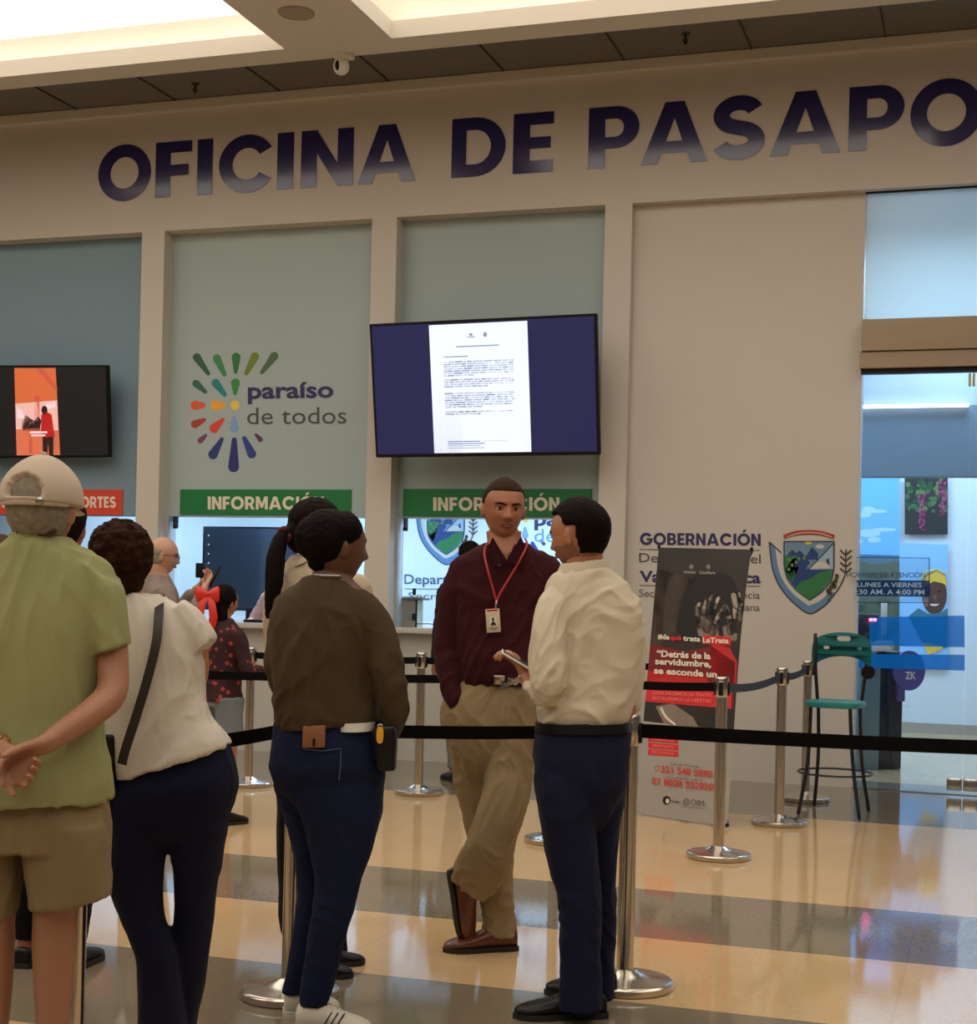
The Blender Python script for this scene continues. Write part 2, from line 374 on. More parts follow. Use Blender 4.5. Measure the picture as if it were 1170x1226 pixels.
# recessed bays
b = B(); box(b, -12, -7.329, RY, RY+.14, ZT, 4.607); struct('wall_bay_left', b, M_BLUE)
b = B(); box(b, -7.10, -5.095, RY, RY+.14, ZT, 4.607); struct('wall_bay_middle', b, M_BLUEGREY)
b = B(); box(b, -4.868, -3.054, RY, RY+.14, ZT, 4.607); struct('wall_bay_centre', b, M_BLUEGREY)
b = B(); box(b, -2.829, -1.005, RY-.06, RY+.14, 0, 4.607); struct('wall_bay_right', b, M_BAY)
M_LOW = mat('pale_grey_lower_wall', (0.52, 0.50, 0.46), .55, var=.03)
for i, (a, c) in enumerate([(-12, -7.329), (-7.10, -5.095), (-4.868, -3.054)]):
    b = B(); box(b, a, c, RY-.04, RY+.14, 0, ZB-.045); struct('wall_lower_%s' % ('left', 'middle', 'centre')[i], b, M_LOW)
    b = B(); box(b, a+.004, c-.004, RY-.15, RY+.35, ZB-.045, ZB, bev=.006)
    tag(obj('counter_ledge', b, mat('counter_stone', (0.55, 0.53, 0.50), .3)), ['pale service ledge under the left window below the orange-red sign', 'pale service ledge under the window with the large black monitor', 'pale service ledge under the window where the small box stands'][i], 'counter')
# window glass with clamps
M_GLASS = glassmat('clear_glass', (.93, .97, 1.0), .8)
for i, (a, c) in enumerate([(-12, -7.329), (-7.10, -5.095), (-4.868, -3.054)]):
    b = B(); box(b, a+.06, c-.06, RY+.05, RY+.058, ZB+.06, ZT-.002)
    wdw = struct('window_%d' % (i+1), b, M_GLASS)
    b = B(); 
    for xx in (a, c-.02): box(b, xx, xx+.02, RY-.02, RY+.12, ZB, ZT)
    obj('window_frame', b, mat('pale_blue_frame', (.42, .46, .50), .4), wdw, smooth=False)
    for xx in ([a+.06, c-.07] if i else [c-.07]):
        b = B(); box(b, xx, xx+.015, RY-.0, RY+.07, ZT-.10, ZT); lathe(b, [(.022, 0), (.022, .03)], (xx+.007, RY+.03, ZT-.11), 12)
        obj('glass_clamp', b, M_BLACK, wdw)
# interior shell
M_INW = mat('office_white_wall', (0.74, 0.77, 0.80), .6, var=.02)
M_INC = mat('office_ceiling', (0.55, 0.60, 0.65), .7)
b = B(); box(b, -14, -1.6, 14.3, 14.4, 0, 2.7); struct('wall_office_back', b, M_INW)
b = B(); box(b, -14, -1.5, 12.3, 14.4, 2.65, 2.75); struct('ceiling_office', b, M_INC)
b = B(); box(b, -1.6, -1.5, 12.32, 14.4, 0, 4.8); struct('wall_office_side', b, M_INW)
b = B(); box(b, -3.4, 6.0, 17.6, 17.7, 0, 4.8); struct('wall_lobby_back', b, M_INW)
b = B(); box(b, -3.4, 6.0, 12.31, 17.7, 4.6, 4.7); struct('ceiling_lobby', b, M_INC)
b = B(); box(b, -3.5, -3.4, 14.42, 17.7, 0, 4.8); struct('wall_lobby_left', b, M_INW)
b = B(); box(b, -3.4, 6.0, 17.57, 17.6, 0, .11); struct('baseboard_lobby', b, mat('beige_skirting', (.42, .36, .29), .4))
# drop beam inside the lobby behind the glass
M_DROP = mat('grey_blue_bulkhead', (0.20, 0.25, 0.30), .6)
p0 = wl(1028, 487, 14.0); p1 = wl(1028, 570, 14.0)
b = B(); box(b, -1.5, 6, 14.0, 14.25, p1.z, p0.z); struct('trim_5', b, M_DROP)
M_DROP2 = mat('blue_white_soffit', (0.48, 0.56, 0.68), .6)
b = B(); box(b, -1.5, 6, 14.02, 14.25, p0.z, 4.6); struct('trim_6', b, M_DROP2)
# linear lamp inside lobby
a_ = wl(1028, 486, 13.9); c_ = wl(1160, 484.5, 13.9)
b = B(); box(b, a_.x, c_.x+.0, 13.93, 14.0, a_.z-.012, a_.z+.012)
tag(obj('linear_lamp', b, emis('lamp_tube', (.85, .93, 1), 3.0)), 'thin white linear lamp above the grey bulkhead inside the entrance', 'lamp')
# right wall portal: door side jamb, transom, beam, glass door
xj = -1.005
zt0 = wl(1100, 384, 12.1).z; zb1 = wl(1100, 440, 12.0).z
M_FROST = bpy.data.materials.new('frosted_pale_blue_glass'); M_FROST.use_nodes = True
nt = M_FROST.node_tree; nt.nodes.clear(); o_ = nt.nodes.new('ShaderNodeOutputMaterial'); d_ = nt.nodes.new('ShaderNodeBsdfDiffuse'); t_ = nt.nodes.new('ShaderNodeBsdfTranslucent'); g_ = nt.nodes.new('ShaderNodeBsdfGlossy'); m1 = nt.nodes.new('ShaderNodeMixShader'); m2_ = nt.nodes.new('ShaderNodeMixShader')
d_.inputs[0].default_value = (.70, .82, .84, 1); t_.inputs[0].default_value = (.80, .88, .88, 1); g_.inputs['Roughness'].default_value = .25; m1.inputs[0].default_value = .75; m2_.inputs[0].default_value = .05
nt.links.new(d_.outputs[0], m1.inputs[1]); nt.links.new(t_.outputs[0], m1.inputs[2]); nt.links.new(m1.outputs[0], m2_.inputs[1]); nt.links.new(g_.outputs[0], m2_.inputs[2]); nt.links.new(m2_.outputs[0], o_.inputs[0])
b = B(); box(b, xj+.01, 3.0, 12.10, 12.115, zt0, 4.607-.012); w4 = struct('window_4', b, M_FROST)
b = B(); box(b, xj, 3.0, 12.08, 12.14, 4.607-.012, 4.607); obj('window_frame', b, M_BLACK, w4, smooth=False)
b = B(); box(b, xj+.004, 3.0, 11.96, 12.10, zb1+.13, zt0, bev=.004); box(b, xj-.01, 3.0, 11.985, 12.10, zb1, zb1+.128, bev=.004); box(b, xj, 3, 12.02, 12.10, zb1-.035, zb1, 1)
struct('trim_7', b, [M_BRONZE, M_BLACK])
# glass doors
xs = wl(1156, 760, 12.07).x
ds = []
for i, (a, c) in enumerate([(xj+.012, xs), (xs+.008, xs+.95)]):
    b = B(); box(b, a, c, 12.065, 12.077, .008, zb1-.038); d = struct('door_%d' % (i+1), b, M_GLASS); ds.append(d)
    b = B(); x_ = c-.11 if i == 0 else a+.0
    box(b, x_, x_+.11, 12.052, 12.09, .03, .125, bev=.012); obj('pivot_fitting', b, M_CHROME, d)
    b = B(); tx = c-.02 if i == 0 else a
    box(b, tx, tx+.02, 12.055, 12.087, zb1-.14, zb1-.045); obj('top_fitting', b, mat('brass', (.45, .38, .2), .3, .9), d, smooth=False)
b = B(); box(b, 2.0, 8, 12.0, 12.3, 0, 4.607); struct('wall_right', b, M_WALL)
b = B(); box(b, xj, 3, 12.04, 12.1, 0, .006); struct('trim_8', b, mat('threshold_steel', (.3, .3, .3), .3, .9))

# ------------------------------------------------------------------ ceiling with luminous coffers
EY = 10.66
cof_x = [(-13.33, -9.63), (-8.86, -5.156), (-4.289, -.59), (.28, 3.98)]
cof_y = [(-6.2, -2.6), (-1.7, 1.9), (2.75, 6.35), (6.77, 10.385)]
b = B()
xsn = sorted({-16, 8} | {v for p in cof_x for v in p}); ysn = sorted({-8, EY} | {v for p in cof_y for v in p})
for x0, x1 in zip(xsn, xsn[1:]):
    for y0, y1 in zip(ysn, ysn[1:]):
        if (x0, x1) in cof_x and (y0, y1) in cof_y: continue
        box(b, x0, x1, y0, y1, ZC, ZC+.13)
bmesh.ops.remove_doubles(b, verts=b.verts, dist=.0005)
box(b, -16, 8, -8, EY, ZC+.42, ZC+.5)
box(b, -16, 8, EY-.02, EY, ZC+.13, ZC+.5)
for x0, x1 in cof_x:
    for y0, y1 in cof_y:
        for q in ((x0-.32, x0-.28, y0-.3, y1+.2), (x1+.28, x1+.32, y0-.3, y1+.2), (x0-.3, x1+.3, y0-.32, y0-.28), (x0-.3, x1+.3, y1+.18, y1+.22)): box(b, *q, ZC+.13, ZC+.42)
struct('ceiling', b, M_CEIL)
b = B(); box(b, -16, 8, EY+.005, 12.05, 5.757, 5.80); dp = struct('ceiling_dark_strip', b, M_DARKPANEL)
b = B()
for x in [-12.1+1.02*k for k in range(20)]: box(b, x, x+.010, EY+.01, 11.99, 5.745, 5.758)
# seam positions follow the photo's spacing
obj('panel_joint', b, M_SEAM, dp, smooth=False)
M_LUM = emis('glowing_coffer_top', (1.0, .90, .75), COFFER_E); M_LED = emis('led_strip', (1.0, .88, .70), LED_E)  # coffer top emits by itself, standing in for cove light from hidden LEDs
n = 0
for x0, x1 in cof_x:
    for y0, y1 in cof_y:
        b = B(); box(b, x0-.27, x1+.27, y0-.27, y1+.17, ZC+.37, ZC+.40)
        t = empty('light_coffer', (x0/2+x1/2, y0/2+y1/2, ZC+.37)); 
        lab = 'large glowing ceiling coffer in a square of the mall ceiling'
        if (x0, y0) == (cof_x[1][0], cof_y[3][0]): lab = 'glowing square ceiling coffer at the upper left, left of the round speaker'
        if (x0, y0) == (cof_x[2][0], cof_y[3][0]): lab = 'glowing square ceiling coffer at the upper middle, right of the round speaker'
        tag(t, lab, 'ceiling light', 'glowing coffers of the mall ceiling')
        obj('glowing_top', b, M_LUM, t, smooth=False)
        b = B()
        for q in ((x0-.12, x0-.09, y0, y1), (x1+.09, x1+.12, y0, y1), (x0, x1, y0-.12, y0-.09), (x0, x1, y1+.06, y1+.09)): box(b, *q, ZC+.131, ZC+.145)
        obj('led_strip', b, M_LED, t, smooth=False)
# speaker, dome camera, sprinklers
c = fl(355, 15, ZC); b = B(); lathe(b, [(.130, 0), (.128, -.010), (.118, -.012), (.112, -.006), (.02, -.006)], (0, 0, 0), 40)
t = empty('ceiling_speaker', c, 'round beige ceiling speaker between the two glowing coffers', 'speaker'); 
o = obj('grille', b, mat('beige_grille', (.36, .30, .23), .7, bump=.3, bscale=300), None); o.parent = t
c = fl(409, 66, ZC); t = empty('security_camera', c, 'small white dome security camera under the ceiling edge', 'camera')
def kid(name, bm, m, par, smooth=True):
    o = obj(name, bm, m, None, smooth); o.parent = par; return o
b = B(); lathe(b, [(.062, 0), (.06, -.02), (.04, -.035)], n=24); box(b, .03, .10, -.03, .03, -.04, 0, bev=.008); kid('mount', b, M_WHITE, t)
b = B(); ellipsoid(b, V((0, 0, -.085)), V((.062, 0, 0)), V((0, .062, 0)), V((0, 0, .068)), 28); kid('housing', b, M_WHITE, t)
b = B(); ellipsoid(b, V((-.008, -.036, -.09)), V((.024, 0, 0)), V((0, .036, 0)), V((0, 0, .042)), 20); kid('lens', b, M_BLACK, t)
for px, py, lb in ((234, 100, 'small dark sprinkler head on the dark ceiling strip above the first letters'), (821, 40, 'small dark sprinkler head on the dark ceiling strip above the letters PASA')):
    c = fl(px, py, 5.757); t = empty('sprinkler', c, lb, 'sprinkler'); b = B(); lathe(b, [(.035, 0), (.03, -.008), (.010, -.012), (.010, -.05), (.026, -.052), (.026, -.06)], n=16)
    kid('sprinkler_head', b, mat('dark_bronze', (.06, .05, .04), .4, .6), t)
    b = B(); box(b, -.012, .012, -.003, .003, -.085, -.058); kid('deflector', b, mat('dark_bronze', (.06, .05, .04), .4, .6), t)

# ------------------------------------------------------------------ the big sign
M_SIGN = mat('glossy_indigo_acrylic', S(34, 27, 92), .16, spec=.6, coat=.3)
sg = empty('sign_lettering', wl(600, 180, FY), 'huge indigo letters reading OFICINA DE PASAPORTES across the fascia', 'sign')
letters = [('O', 118.5, 181.5), ('F', 187, 230), ('I', 237, 255), ('C', 263, 325.5), ('I', 332.5, 352), ('N', 361, 423.5), ('A', 429, 498.5), ('D', 541, 605.5), ('E', 614.5, 662.5),
           ('P', 704.5, 765), ('A', 767.5, 847), ('S', 853.5, 915.5), ('A', 921.5, 1006), ('P', 1015.5, 1082), ('O', 1089, 1176), ('R', 1186, 1252), ('T', 1256, 1318), ('E', 1328, 1383), ('S', 1391, 1459)]
for ch, xl, xr in letters:
    X0 = wl(xl, 190, FY).x; X1 = wl(xr, 190, FY).x
    vs, fs = glyph_geo(ch); a, c = min(v.x for v in vs), max(v.x for v in vs)
    b = B(); z0, hh = 4.905, .492
    fr = [b.verts.new((X0+(X1-X0)*(v.x-a)/(c-a), FY-.008, z0+v.y*hh)) for v in vs]
    fc = []
    for f in fs:
        try: fc.append(b.faces.new([fr[k] for k in f]))
        except ValueError: pass
    r = bmesh.ops.extrude_face_region(b, geom=fc); bmesh.ops.translate(b, verts=[g for g in r['geom'] if isinstance(g, bmesh.types.BMVert)], vec=(0, .008, 0))
    obj('letter', b, M_SIGN, sg, smooth=False)

# ------------------------------------------------------------------ framed small signs
def board(name, px0, px1, py0, py1, Y, m, label, words, lx0, lx1, base, h, gap=.1, dy=0.0):
    a, c = wl(px0, py0, Y), wl(px1, py1, Y)
    t = empty(name, V(((a.x+c.x)/2, Y, (a.z+c.z)/2)), label, 'sign')
    b = B(); box(b, a.x, c.x, Y-.012, Y, c.z, a.z, bev=.002); obj('board', b, m, t, smooth=False)
    d = Decal(wallplace(Y-.0125)); d.caps(words, lx0, base, lx1, base+dy, h, M_PWHITE, gap=gap); d.done('lettering', t)
M_GREEN = mat('green_sign', S(12, 118, 62), .45); M_RED = mat('orange_red_sign', S(214, 70, 48), .45)
board('information_sign', 216.5, 420.5, 586, 617.5, RY, M_GREEN, 'green sign reading INFORMACIÓN below the colourful burst logo', 'INFORMACIÓN', 249, 388, 610, 15.5)
board('information_sign', 483.5, 708.5, 585.5, 619.5, RY, M_GREEN, 'green sign reading INFORMACIÓN below the large screen showing a document', 'INFORMACIÓN', 519, 670, 611.5, 16)
a0 = -157
board('delivery_sign', -108, 147, 586, 617, RY, M_RED, 'orange-red sign reading ENTREGA DE PASAPORTES on the blue bay', 'ENTREGA DE PASAPORTES', -38, 139, 608, 13.5)

# ------------------------------------------------------------------ burst logo on middle bay
def drop(d, x0, y0, w0, x1, y1, w1, m, lift=1):
    L = math.hypot(x1-x0, y1-y0); ux, uy = (x1-x0)/L, (y1-y0)/L; a = math.atan2(uy, ux); pts = []
    r0, r1 = w0/2, w1/2; x0 += ux*r0; y0 += uy*r0; x1 -= ux*r1; y1 -= uy*r1
    for k in range(9): t = a+math.pi/2+math.pi*k/8; pts.append((x0+r0*math.cos(t), y0+r0*math.sin(t)))
    for k in range(9): t = a-math.pi/2+math.pi*k/8; pts.append((x1+r1*math.cos(t), y1+r1*math.sin(t)))
    d.poly(pts, m, lift)
def burst(d, f, sat=1.0):
    z = lambda x, y: f(x, y)
    # (outer end, width, inner end, width, colour) in a 2.6x crop of the photo
    D_ = [((606, 62), 26, (652, 128), 12, (42, 92, 68)), ((670, 64), 26, (702, 132), 14, (62, 138, 82)), ((736, 58), 28, (734, 124), 12, (36, 120, 62)), ((800, 58), 26, (764, 128), 14, (112, 132, 38)), ((862, 58), 26, (812, 124), 12, (78, 104, 72)),
          ((602, 146), 24, (644, 184), 12, (44, 104, 92)), ((664, 142), 26, (704, 194), 14, (28, 134, 134)), ((734, 138), 28, (732, 190), 12, (52, 142, 66)),
          ((594, 222), 30, (640, 222), 18, (226, 92, 52)), ((656, 222), 34, (702, 222), 22, (240, 172, 60)), ((718, 221), 32, (747, 221), 30, (238, 206, 84)),
          ((596, 286), 26, (642, 264), 12, (176, 58, 52)), ((656, 304), 30, (698, 262), 12, (222, 70, 52)), ((730, 306), 30, (730, 254), 10, (128, 164, 212)),
          ((618, 338), 18, (644, 312), 10, (118, 62, 100)), ((656, 388), 30, (694, 322), 12, (36, 60, 122)), ((727, 430), 34, (730, 322), 16, (38, 44, 122)), ((790, 386), 28, (758, 318), 14, (40, 62, 146)), ((816, 334), 16, (794, 310), 9, (98, 46, 92))]
    for (a, wa, c, wc, col) in D_:
        p, q = z(*a), z(*c); k = (math.hypot(p[0]-q[0], p[1]-q[1])/max(math.hypot(a[0]-c[0], a[1]-c[1]), 1))
        drop(d, p[0], p[1], wa*k, q[0], q[1], wc*k, mat('logo_%d_%d_%d' % col, S(*col), .5))
d = Decal(wallplace(RY)); burst(d, lambda x, y: (x/2.6, 400+y/2.6))
d.text('paraíso', 297, 477, 399.5, 475.5, 20.0, M_INK, .028, cap=.73); d.text('de todos', 296, 508, 415, 507, 22.0, M_INKGREY, 0.0, cap=.76)
tag(d.done('burst_logo'), 'colourful drop-burst logo with the words paraíso de todos on the pale bay', 'wall graphic')

# ------------------------------------------------------------------ coat of arms
def arms(d, f, simple=False):
    c = lambda n, *k: mat('arms_'+n, S(*k), .5)
    P = lambda pts, m, l: d.poly([f(*p) for p in pts], m, l)
    SL = c('steel', 96, 132, 176); WH = c('white', 205, 200, 192); SKY = c('sky', 108, 142, 172); NB = c('navy', 34, 62, 124); GR = c('green', 44, 120, 66); DK = c('outline', 50, 62, 70); YL = c('yellow', 214, 196, 70); RD = c('red', 178, 52, 44); LG = c('leaf', 96, 140, 70); LF = c('laurel', 64, 60, 38); LGHT = c('ice', 160, 184, 208)
    out = spline([(556, 150), (562, 210), (572, 262), (596, 315), (640, 368), (700, 412)], 5); mid = spline([(578, 170), (584, 220), (594, 262), (616, 306), (650, 346), (700, 384)], 5); inn = spline([(596, 190), (600, 225), (612, 262), (632, 298), (660, 332), (702, 364)], 5)
    outR = spline([(700, 412), (745, 394), (782, 362), (800, 338)], 4); midR = spline([(700, 384), (738, 368), (765, 345), (778, 330)], 4); innR = spline([(702, 364), (728, 350), (750, 328), (762, 312)], 4)
    P(out+outR[1:]+midR[::-1]+mid[::-1][1:], SL, 2); P(mid+midR[1:]+innR[::-1]+inn[::-1][1:], WH, 2)
    P(stroke(spline([(556, 150), (562, 210), (572, 262), (596, 315), (640, 368), (700, 412), (745, 394), (782, 362)], 5), 5), DK, 3)
    P(stroke([(556, 150), (600, 190)], 5), DK, 3)
    sh = lambda k: [(608+k, 146+k)]+[(796-k, 146+k)]+spline([(796-k, 240), (786-k, 290), (750, 335-k), (704, 366-k)], 5)+spline([(704, 366-k), (655, 330-k), (620+k, 285), (608+k, 235)], 5)[1:]
    P(sh(0), DK, 4); P(sh(5), SKY, 5)
    P([(615, 205), (640, 178), (655, 190), (668, 180), (690, 205), (712, 168), (735, 190), (735, 215), (615, 215)], NB, 6)
    P([(613, 200), (660, 200), (662, 250), (640, 300), (622, 275), (613, 235)], GR, 7)
    P([(613, 255), (640, 215), (655, 208), (672, 204), (690, 205), (705, 225), (690, 250), (790, 250), (770, 285), (700, 350), (650, 318), (625, 285)], NB, 7)
    P([(650, 318), (672, 296), (710, 284), (740, 262), (788, 250), (782, 285), (750, 328), (704, 360)], GR, 8)
    P([(700, 252), (790, 158), (790, 250)], LGHT, 7); P(stroke([(700, 252), (792, 155)], 4), DK, 9)
    P([(705, 248), (725, 228), (750, 222), (770, 228), (780, 246)], WH, 9); P([(765, 215), (775, 210), (778, 232), (768, 234)], DK, 9)
    P(arc(742, 167, 16, 8, 0, 360, 14)[:-1], WH, 8); P(arc(700, 150, 14, 10, 0, 180, 10), YL, 8)
    for x, y in ((630, 215), (640, 235), (628, 250), (655, 225), (665, 212), (684, 210)): P(arc(x, y, 6, 7, 0, 360, 8)[:-1], LG, 9)
    if not simple:
        P(spline([(606, 125), (650, 110), (700, 106), (750, 110), (796, 124)], 5)+spline([(792, 140), (750, 126), (700, 122), (650, 126), (612, 138)], 5), RD, 6); P(stroke(spline([(620, 132), (660, 119), (700, 115), (745, 119), (785, 132)], 5), 3), WH, 7)
    P(stroke(spline([(770, 365), (800, 335), (822, 300), (836, 260), (836, 215), (838, 178)], 5), 5), LF, 4)
    for y in (190, 212, 234, 256): P(stroke([(836, y+8), (858, y-10)], 6), LF, 5); P(stroke([(836, y+8), (816, y-10)], 6), LF, 5)
    for x, y in ((772, 330), (782, 318), (790, 303), (800, 292), (804, 276), (778, 338), (796, 312)): P(arc(x, y, 8, 10, 0, 360, 10)[:-1], LF, 5)
YB = RY-.06
d = Decal(wallplace(YB)); arms(d, lambda x, y: (740+x/3.066, 600+y/3.066))
tag(d.done('coat_of_arms'), 'coat of arms with red ribbon and laurel branch on the wall above the teal stool', 'wall graphic')
# government text
d = Decal(wallplace(YB))
d.caps('GOBERNACIÓN', 766.5, 652.5, 911, 653.5, 14.5, M_INK, gap=.09)
d.text('Departamento del', 765.5, 673, 911, 674.5, 11.5, M_INKGREY, .004); d.text('Valle del Cauca', 766, 696.5, 911, 698, 13.5, M_INK, .03)
d.text('Secretaría de Convivencia', 765.5, 714.5, 910, 717, 9.5, M_INKGREY, 0); d.text('y Seguridad Ciudadana', 790, 729.5, 910, 731.5, 9, M_INKGREY, 0)
for y in (657.5, 700.5): d.poly([(766, y), (910.5, y+1), (910.5, y+1.9), (766, y+.9)], M_INKGREY, 2)
tag(d.done('wall_lettering'), 'dark blue GOBERNACIÓN lettering in five lines behind the roll-up banner', 'wall graphic')

# office back wall prints seen through the centre window
YO = 14.3
M_INKSOFT = mat('slate_print', S(70, 90, 125), .5)
d = Decal(wallplace(YO)); arms(d, lambda x, y: (534+(x-702)/4.1, 670+(y-388)/4.1), True)
tag(d.done('coat_of_arms'), 'coat of arms printed on the bright office wall seen through the centre window', 'wall graphic')
d = Decal(wallplace(YO)); d.text('Departamento', 484, 699, 592, 699.5, 12, M_INKSOFT, .012); d.poly([(484, 704.5), (640, 706), (640, 707), (484, 705.5)], M_INKSOFT); d.text('Secretaría de', 489, 717.5, 590, 719, 9, M_INKSOFT)
tag(d.done('wall_lettering'), 'slate lettering beginning Departamento on the office wall seen through the centre window', 'wall graphic')
d = Decal(wallplace(YO)); d.text('paraíso', 640, 629, 728, 630, 17, M_INK, .03); d.text('de todos', 640, 649, 738, 650, 17, mat('light_blue_print', S(110, 150, 200), .5))
burst(d, lambda x, y: (590+(x-590)/3.6, 560+y/3.6)); tag(d.done('burst_logo'), 'partly hidden paraíso logo on the office wall between the two standing men', 'wall graphic')
# ================================================================== screens
def screen(name, label, tl, tr, br, bl, depth, face_fn):
    """tl..bl = corner points of the front face"""
    c = (tl+tr+br+bl)/4; t = empty(name, c, label, 'screen')
    u = ((tr-tl)+(br-bl)).normalized(); v = ((tl-bl)+(tr-br)).normalized(); n = u.cross(v).normalized()   # towards viewer
    if n.y > 0: n = -n
    b = B(); vs = []
    for off in (0, depth):
        for p in (tl, tr, br, bl): vs.append(b.verts.new(p-n*off))
    b.faces.new(vs[:4]); b.faces.new(vs[4:][::-1])
    for i in range(4): b.faces.new((vs[i], vs[(i+1) % 4], vs[4+(i+1) % 4], vs[4+i]))
    bmesh.ops.bevel(b, geom=b.edges[:], offset=.006, segments=2, affect='EDGES')
    obj('housing', b, M_BLACK, t)
    def place(s, q, l):                    # s,q in 0..1 (left-right, top-bottom)
        a = tl.lerp(tr, s); bb = bl.lerp(br, s); return a.lerp(bb, q) + n*(.0015+.0008*l)
    d = Decal(place); face_fn(d); d.done('display', t)
    b = B(); obox(b, c-n*(depth+.05), u*.2, v*.13, n*.05); obj('wall_bracket', b, M_BLACK, t, smooth=False)
    return t
def rect(d, x0, y0, x1, y1, m, l=1): d.poly([(x0, y0), (x1, y0), (x1, y1), (x0, y1)], m, l)
def doc(d):
    NV = emis('screen_navy', S(20, 24, 72), 1.1); WHT = emis('screen_white', (.84, .90, 1.0), 1.2)
    rect(d, .012, .02, .988, .975, NV, 1)
    rect(d, .272, .03, .705, .972, WHT, 2)
    G1 = emis('screen_text_grey', S(150, 160, 192), .85); G2 = emis('screen_text_faint', S(188, 196, 220), .95); G3 = emis('screen_text_blue', S(120, 140, 200), .85)
    rr = random.Random(3)
    rect(d, .44, .125, .475, .132, G1, 3); d.poly(arc(.457, .11, .008, .012, 0, 360, 10)[:-1], G1, 3); d.poly(arc(.52, .115, .009, .018, 0, 360, 10)[:-1], G1, 3)
    rect(d, .39, .19, .58, .199, G1, 3); rect(d, .33, .262, .44, .270, G1, 3)
    for y0, n_ in ((.30, 7), (.43, 4), (.53, 7), (.665, 2)):
        for k in range(n_):
            y = y0+k*.0165; x = .33; xe = .64 if k < n_-1 else .33+rr.uniform(.08, .2)
            while x < xe-.01:
                w2 = rr.uniform(.012, .045); rect(d, x, y, min(x+w2, xe), y+.0095, G1 if rr.random() < .4 else G2, 3); x += w2+.004
    for k in range(4): rect(d, .335, .885+k*.016, .48+.02*(k % 2), .892+k*.016, G3 if k < 2 else G2, 3)
    rect(d, .5, .885, .62, .890, G2, 3)
def slab(px, py, Y0, z0, k):               # point on the forward-tilted plane Y = Y0 + (z0 - z)*k
    Y = Y0
    for _ in range(20): Y = Y0+(z0-wl(px, py, Y).z)*k
    return wl(px, py, Y)
tl, tr, br, bl = [slab(x, y, 11.52, 3.75, .14) for x, y in ((442, 388), (714.5, 375), (718.5, 544.5), (450, 548))]
screen('wall_screen', 'large wall screen showing a white document page between dark blue margins', tl, tr, br, bl, .05, doc)
b = B(); c = (tl+tr+br+bl)/4; box(b, c.x-.05, c.x+.05, 11.70, RY, c.z-.1, c.z+.1); box(b, c.x-.2, c.x+.2, RY-.03, RY, c.z-.2, c.z+.2)
o = obj('mounting_arm', b, M_BLACK, None, smooth=False)
for x in bpy.data.objects:
    if x.name == 'wall_screen': o.parent = x; o.matrix_parent_inverse = Matrix.Translation(-x.location)
def clip(d):
    rect(d, .012, .02, .988, .975, emis('screen_black', (.004, .004, .006), .5), 1)
    f = lambda x, y: (.355+(x-50)/135*.29, .03+(y-103)/275*.94)
    O1 = emis('clip_orange', S(238, 120, 78), .9); O2 = emis('clip_coral', S(225, 92, 66), .9); PK = emis('clip_pink', S(250, 190, 175), 1); RDD = emis('clip_red', S(205, 22, 24), .9); BK = emis('clip_dark', S(46, 14, 16), .7); WT = emis('clip_white', S(255, 225, 225), 1); OR = emis('clip_gold', S(236, 112, 60), .9)
    P = lambda pts, m, l: d.poly([f(*p) for p in pts], m, l)
    P([(50, 103), (185, 103), (192, 378), (50, 378)], O1, 2); P([(50, 103), (185, 103), (187, 200), (50, 215)], OR, 3)
    P([(120, 103), (140, 103), (188, 160), (188, 180)], O2, 4); P([(50, 215), (187, 205), (188, 300), (50, 300)], PK, 4)
    P([(55, 225), (75, 240), (80, 260), (55, 262)], WT, 5); P([(150, 215), (180, 210), (182, 225), (152, 235)], WT, 5)
    P(stroke([(122, 190), (120, 295)], 16), O2, 5); P([(50, 296), (130, 292), (140, 300), (140, 378), (50, 378)], O1, 5)
    P([(70, 270), (84, 250), (98, 262), (110, 268), (124, 256), (134, 268), (128, 300), (70, 300)], BK, 6)
    P([(92, 300), (104, 300), (102, 372), (90, 372)], O2, 6); P([(134, 250), (150, 240), (168, 250), (176, 320), (150, 326), (132, 310)], RDD, 7)
    P(arc(145, 236, 10, 14, 0, 360, 14)[:-1], BK, 8); P([(136, 320), (172, 320), (170, 378), (156, 378), (154, 340), (150, 378), (136, 378)], BK, 7)
    P([(95, 303), (152, 303), (152, 309), (95, 309)], WT, 9); P([(100, 313), (146, 313), (146, 318), (100, 318)], WT, 9)
Y1 = 11.9
screen('wall_screen', 'smaller wall screen at the left showing an orange video clip on black', *[slab(x, y, Y1, 3.4, .08) for x, y in ((-42, 437.5), (128.5, 437), (131.5, 547.5), (-39, 549))], .05, clip)

# ================================================================== office things
def simple(name, b, m, label, cat, group=None, smooth=True): return tag(obj(name, b, m, None, smooth), label, cat, group)
# big black monitor seen behind the middle window
t = empty('office_monitor', wl(295, 738, 13.0), 'large black flat monitor behind the glass of the middle window', 'screen')
p0, p1 = wl(243, 630, 13.4), wl(352, 733, 13.4)
b = B(); box(b, p0.x, p1.x, 13.4, 13.45, p1.z, p0.z, bev=.008); obj('housing', b, M_BLACK, t)
b = B(); box(b, p0.x+.03, p1.x-.02, 13.396, 13.4, p1.z+.02, p0.z-.02); obj('display', b, mat('dark_glass_screen', (.03, .045, .07), .15, coat=.5), t, smooth=False)
b = B(); xm = (p0.x+p1.x)/2; box(b, xm-.04, xm+.04, 13.45, 13.48, ZB-.11, p0.z-.3); box(b, xm-.2, xm+.2, 13.35, 13.55, ZB-.12, ZB-.1); obj('stand', b, M_BLACK, t)
for k in range(4): b = B(); q = wl(249.5, 641+k*11, 13.39); ellipsoid(b, V((q.x, 13.395, q.z)), V((.009, 0, 0)), V((0, .004, 0)), V((0, 0, .009)), 10); obj('button', b, M_WHITE, t)
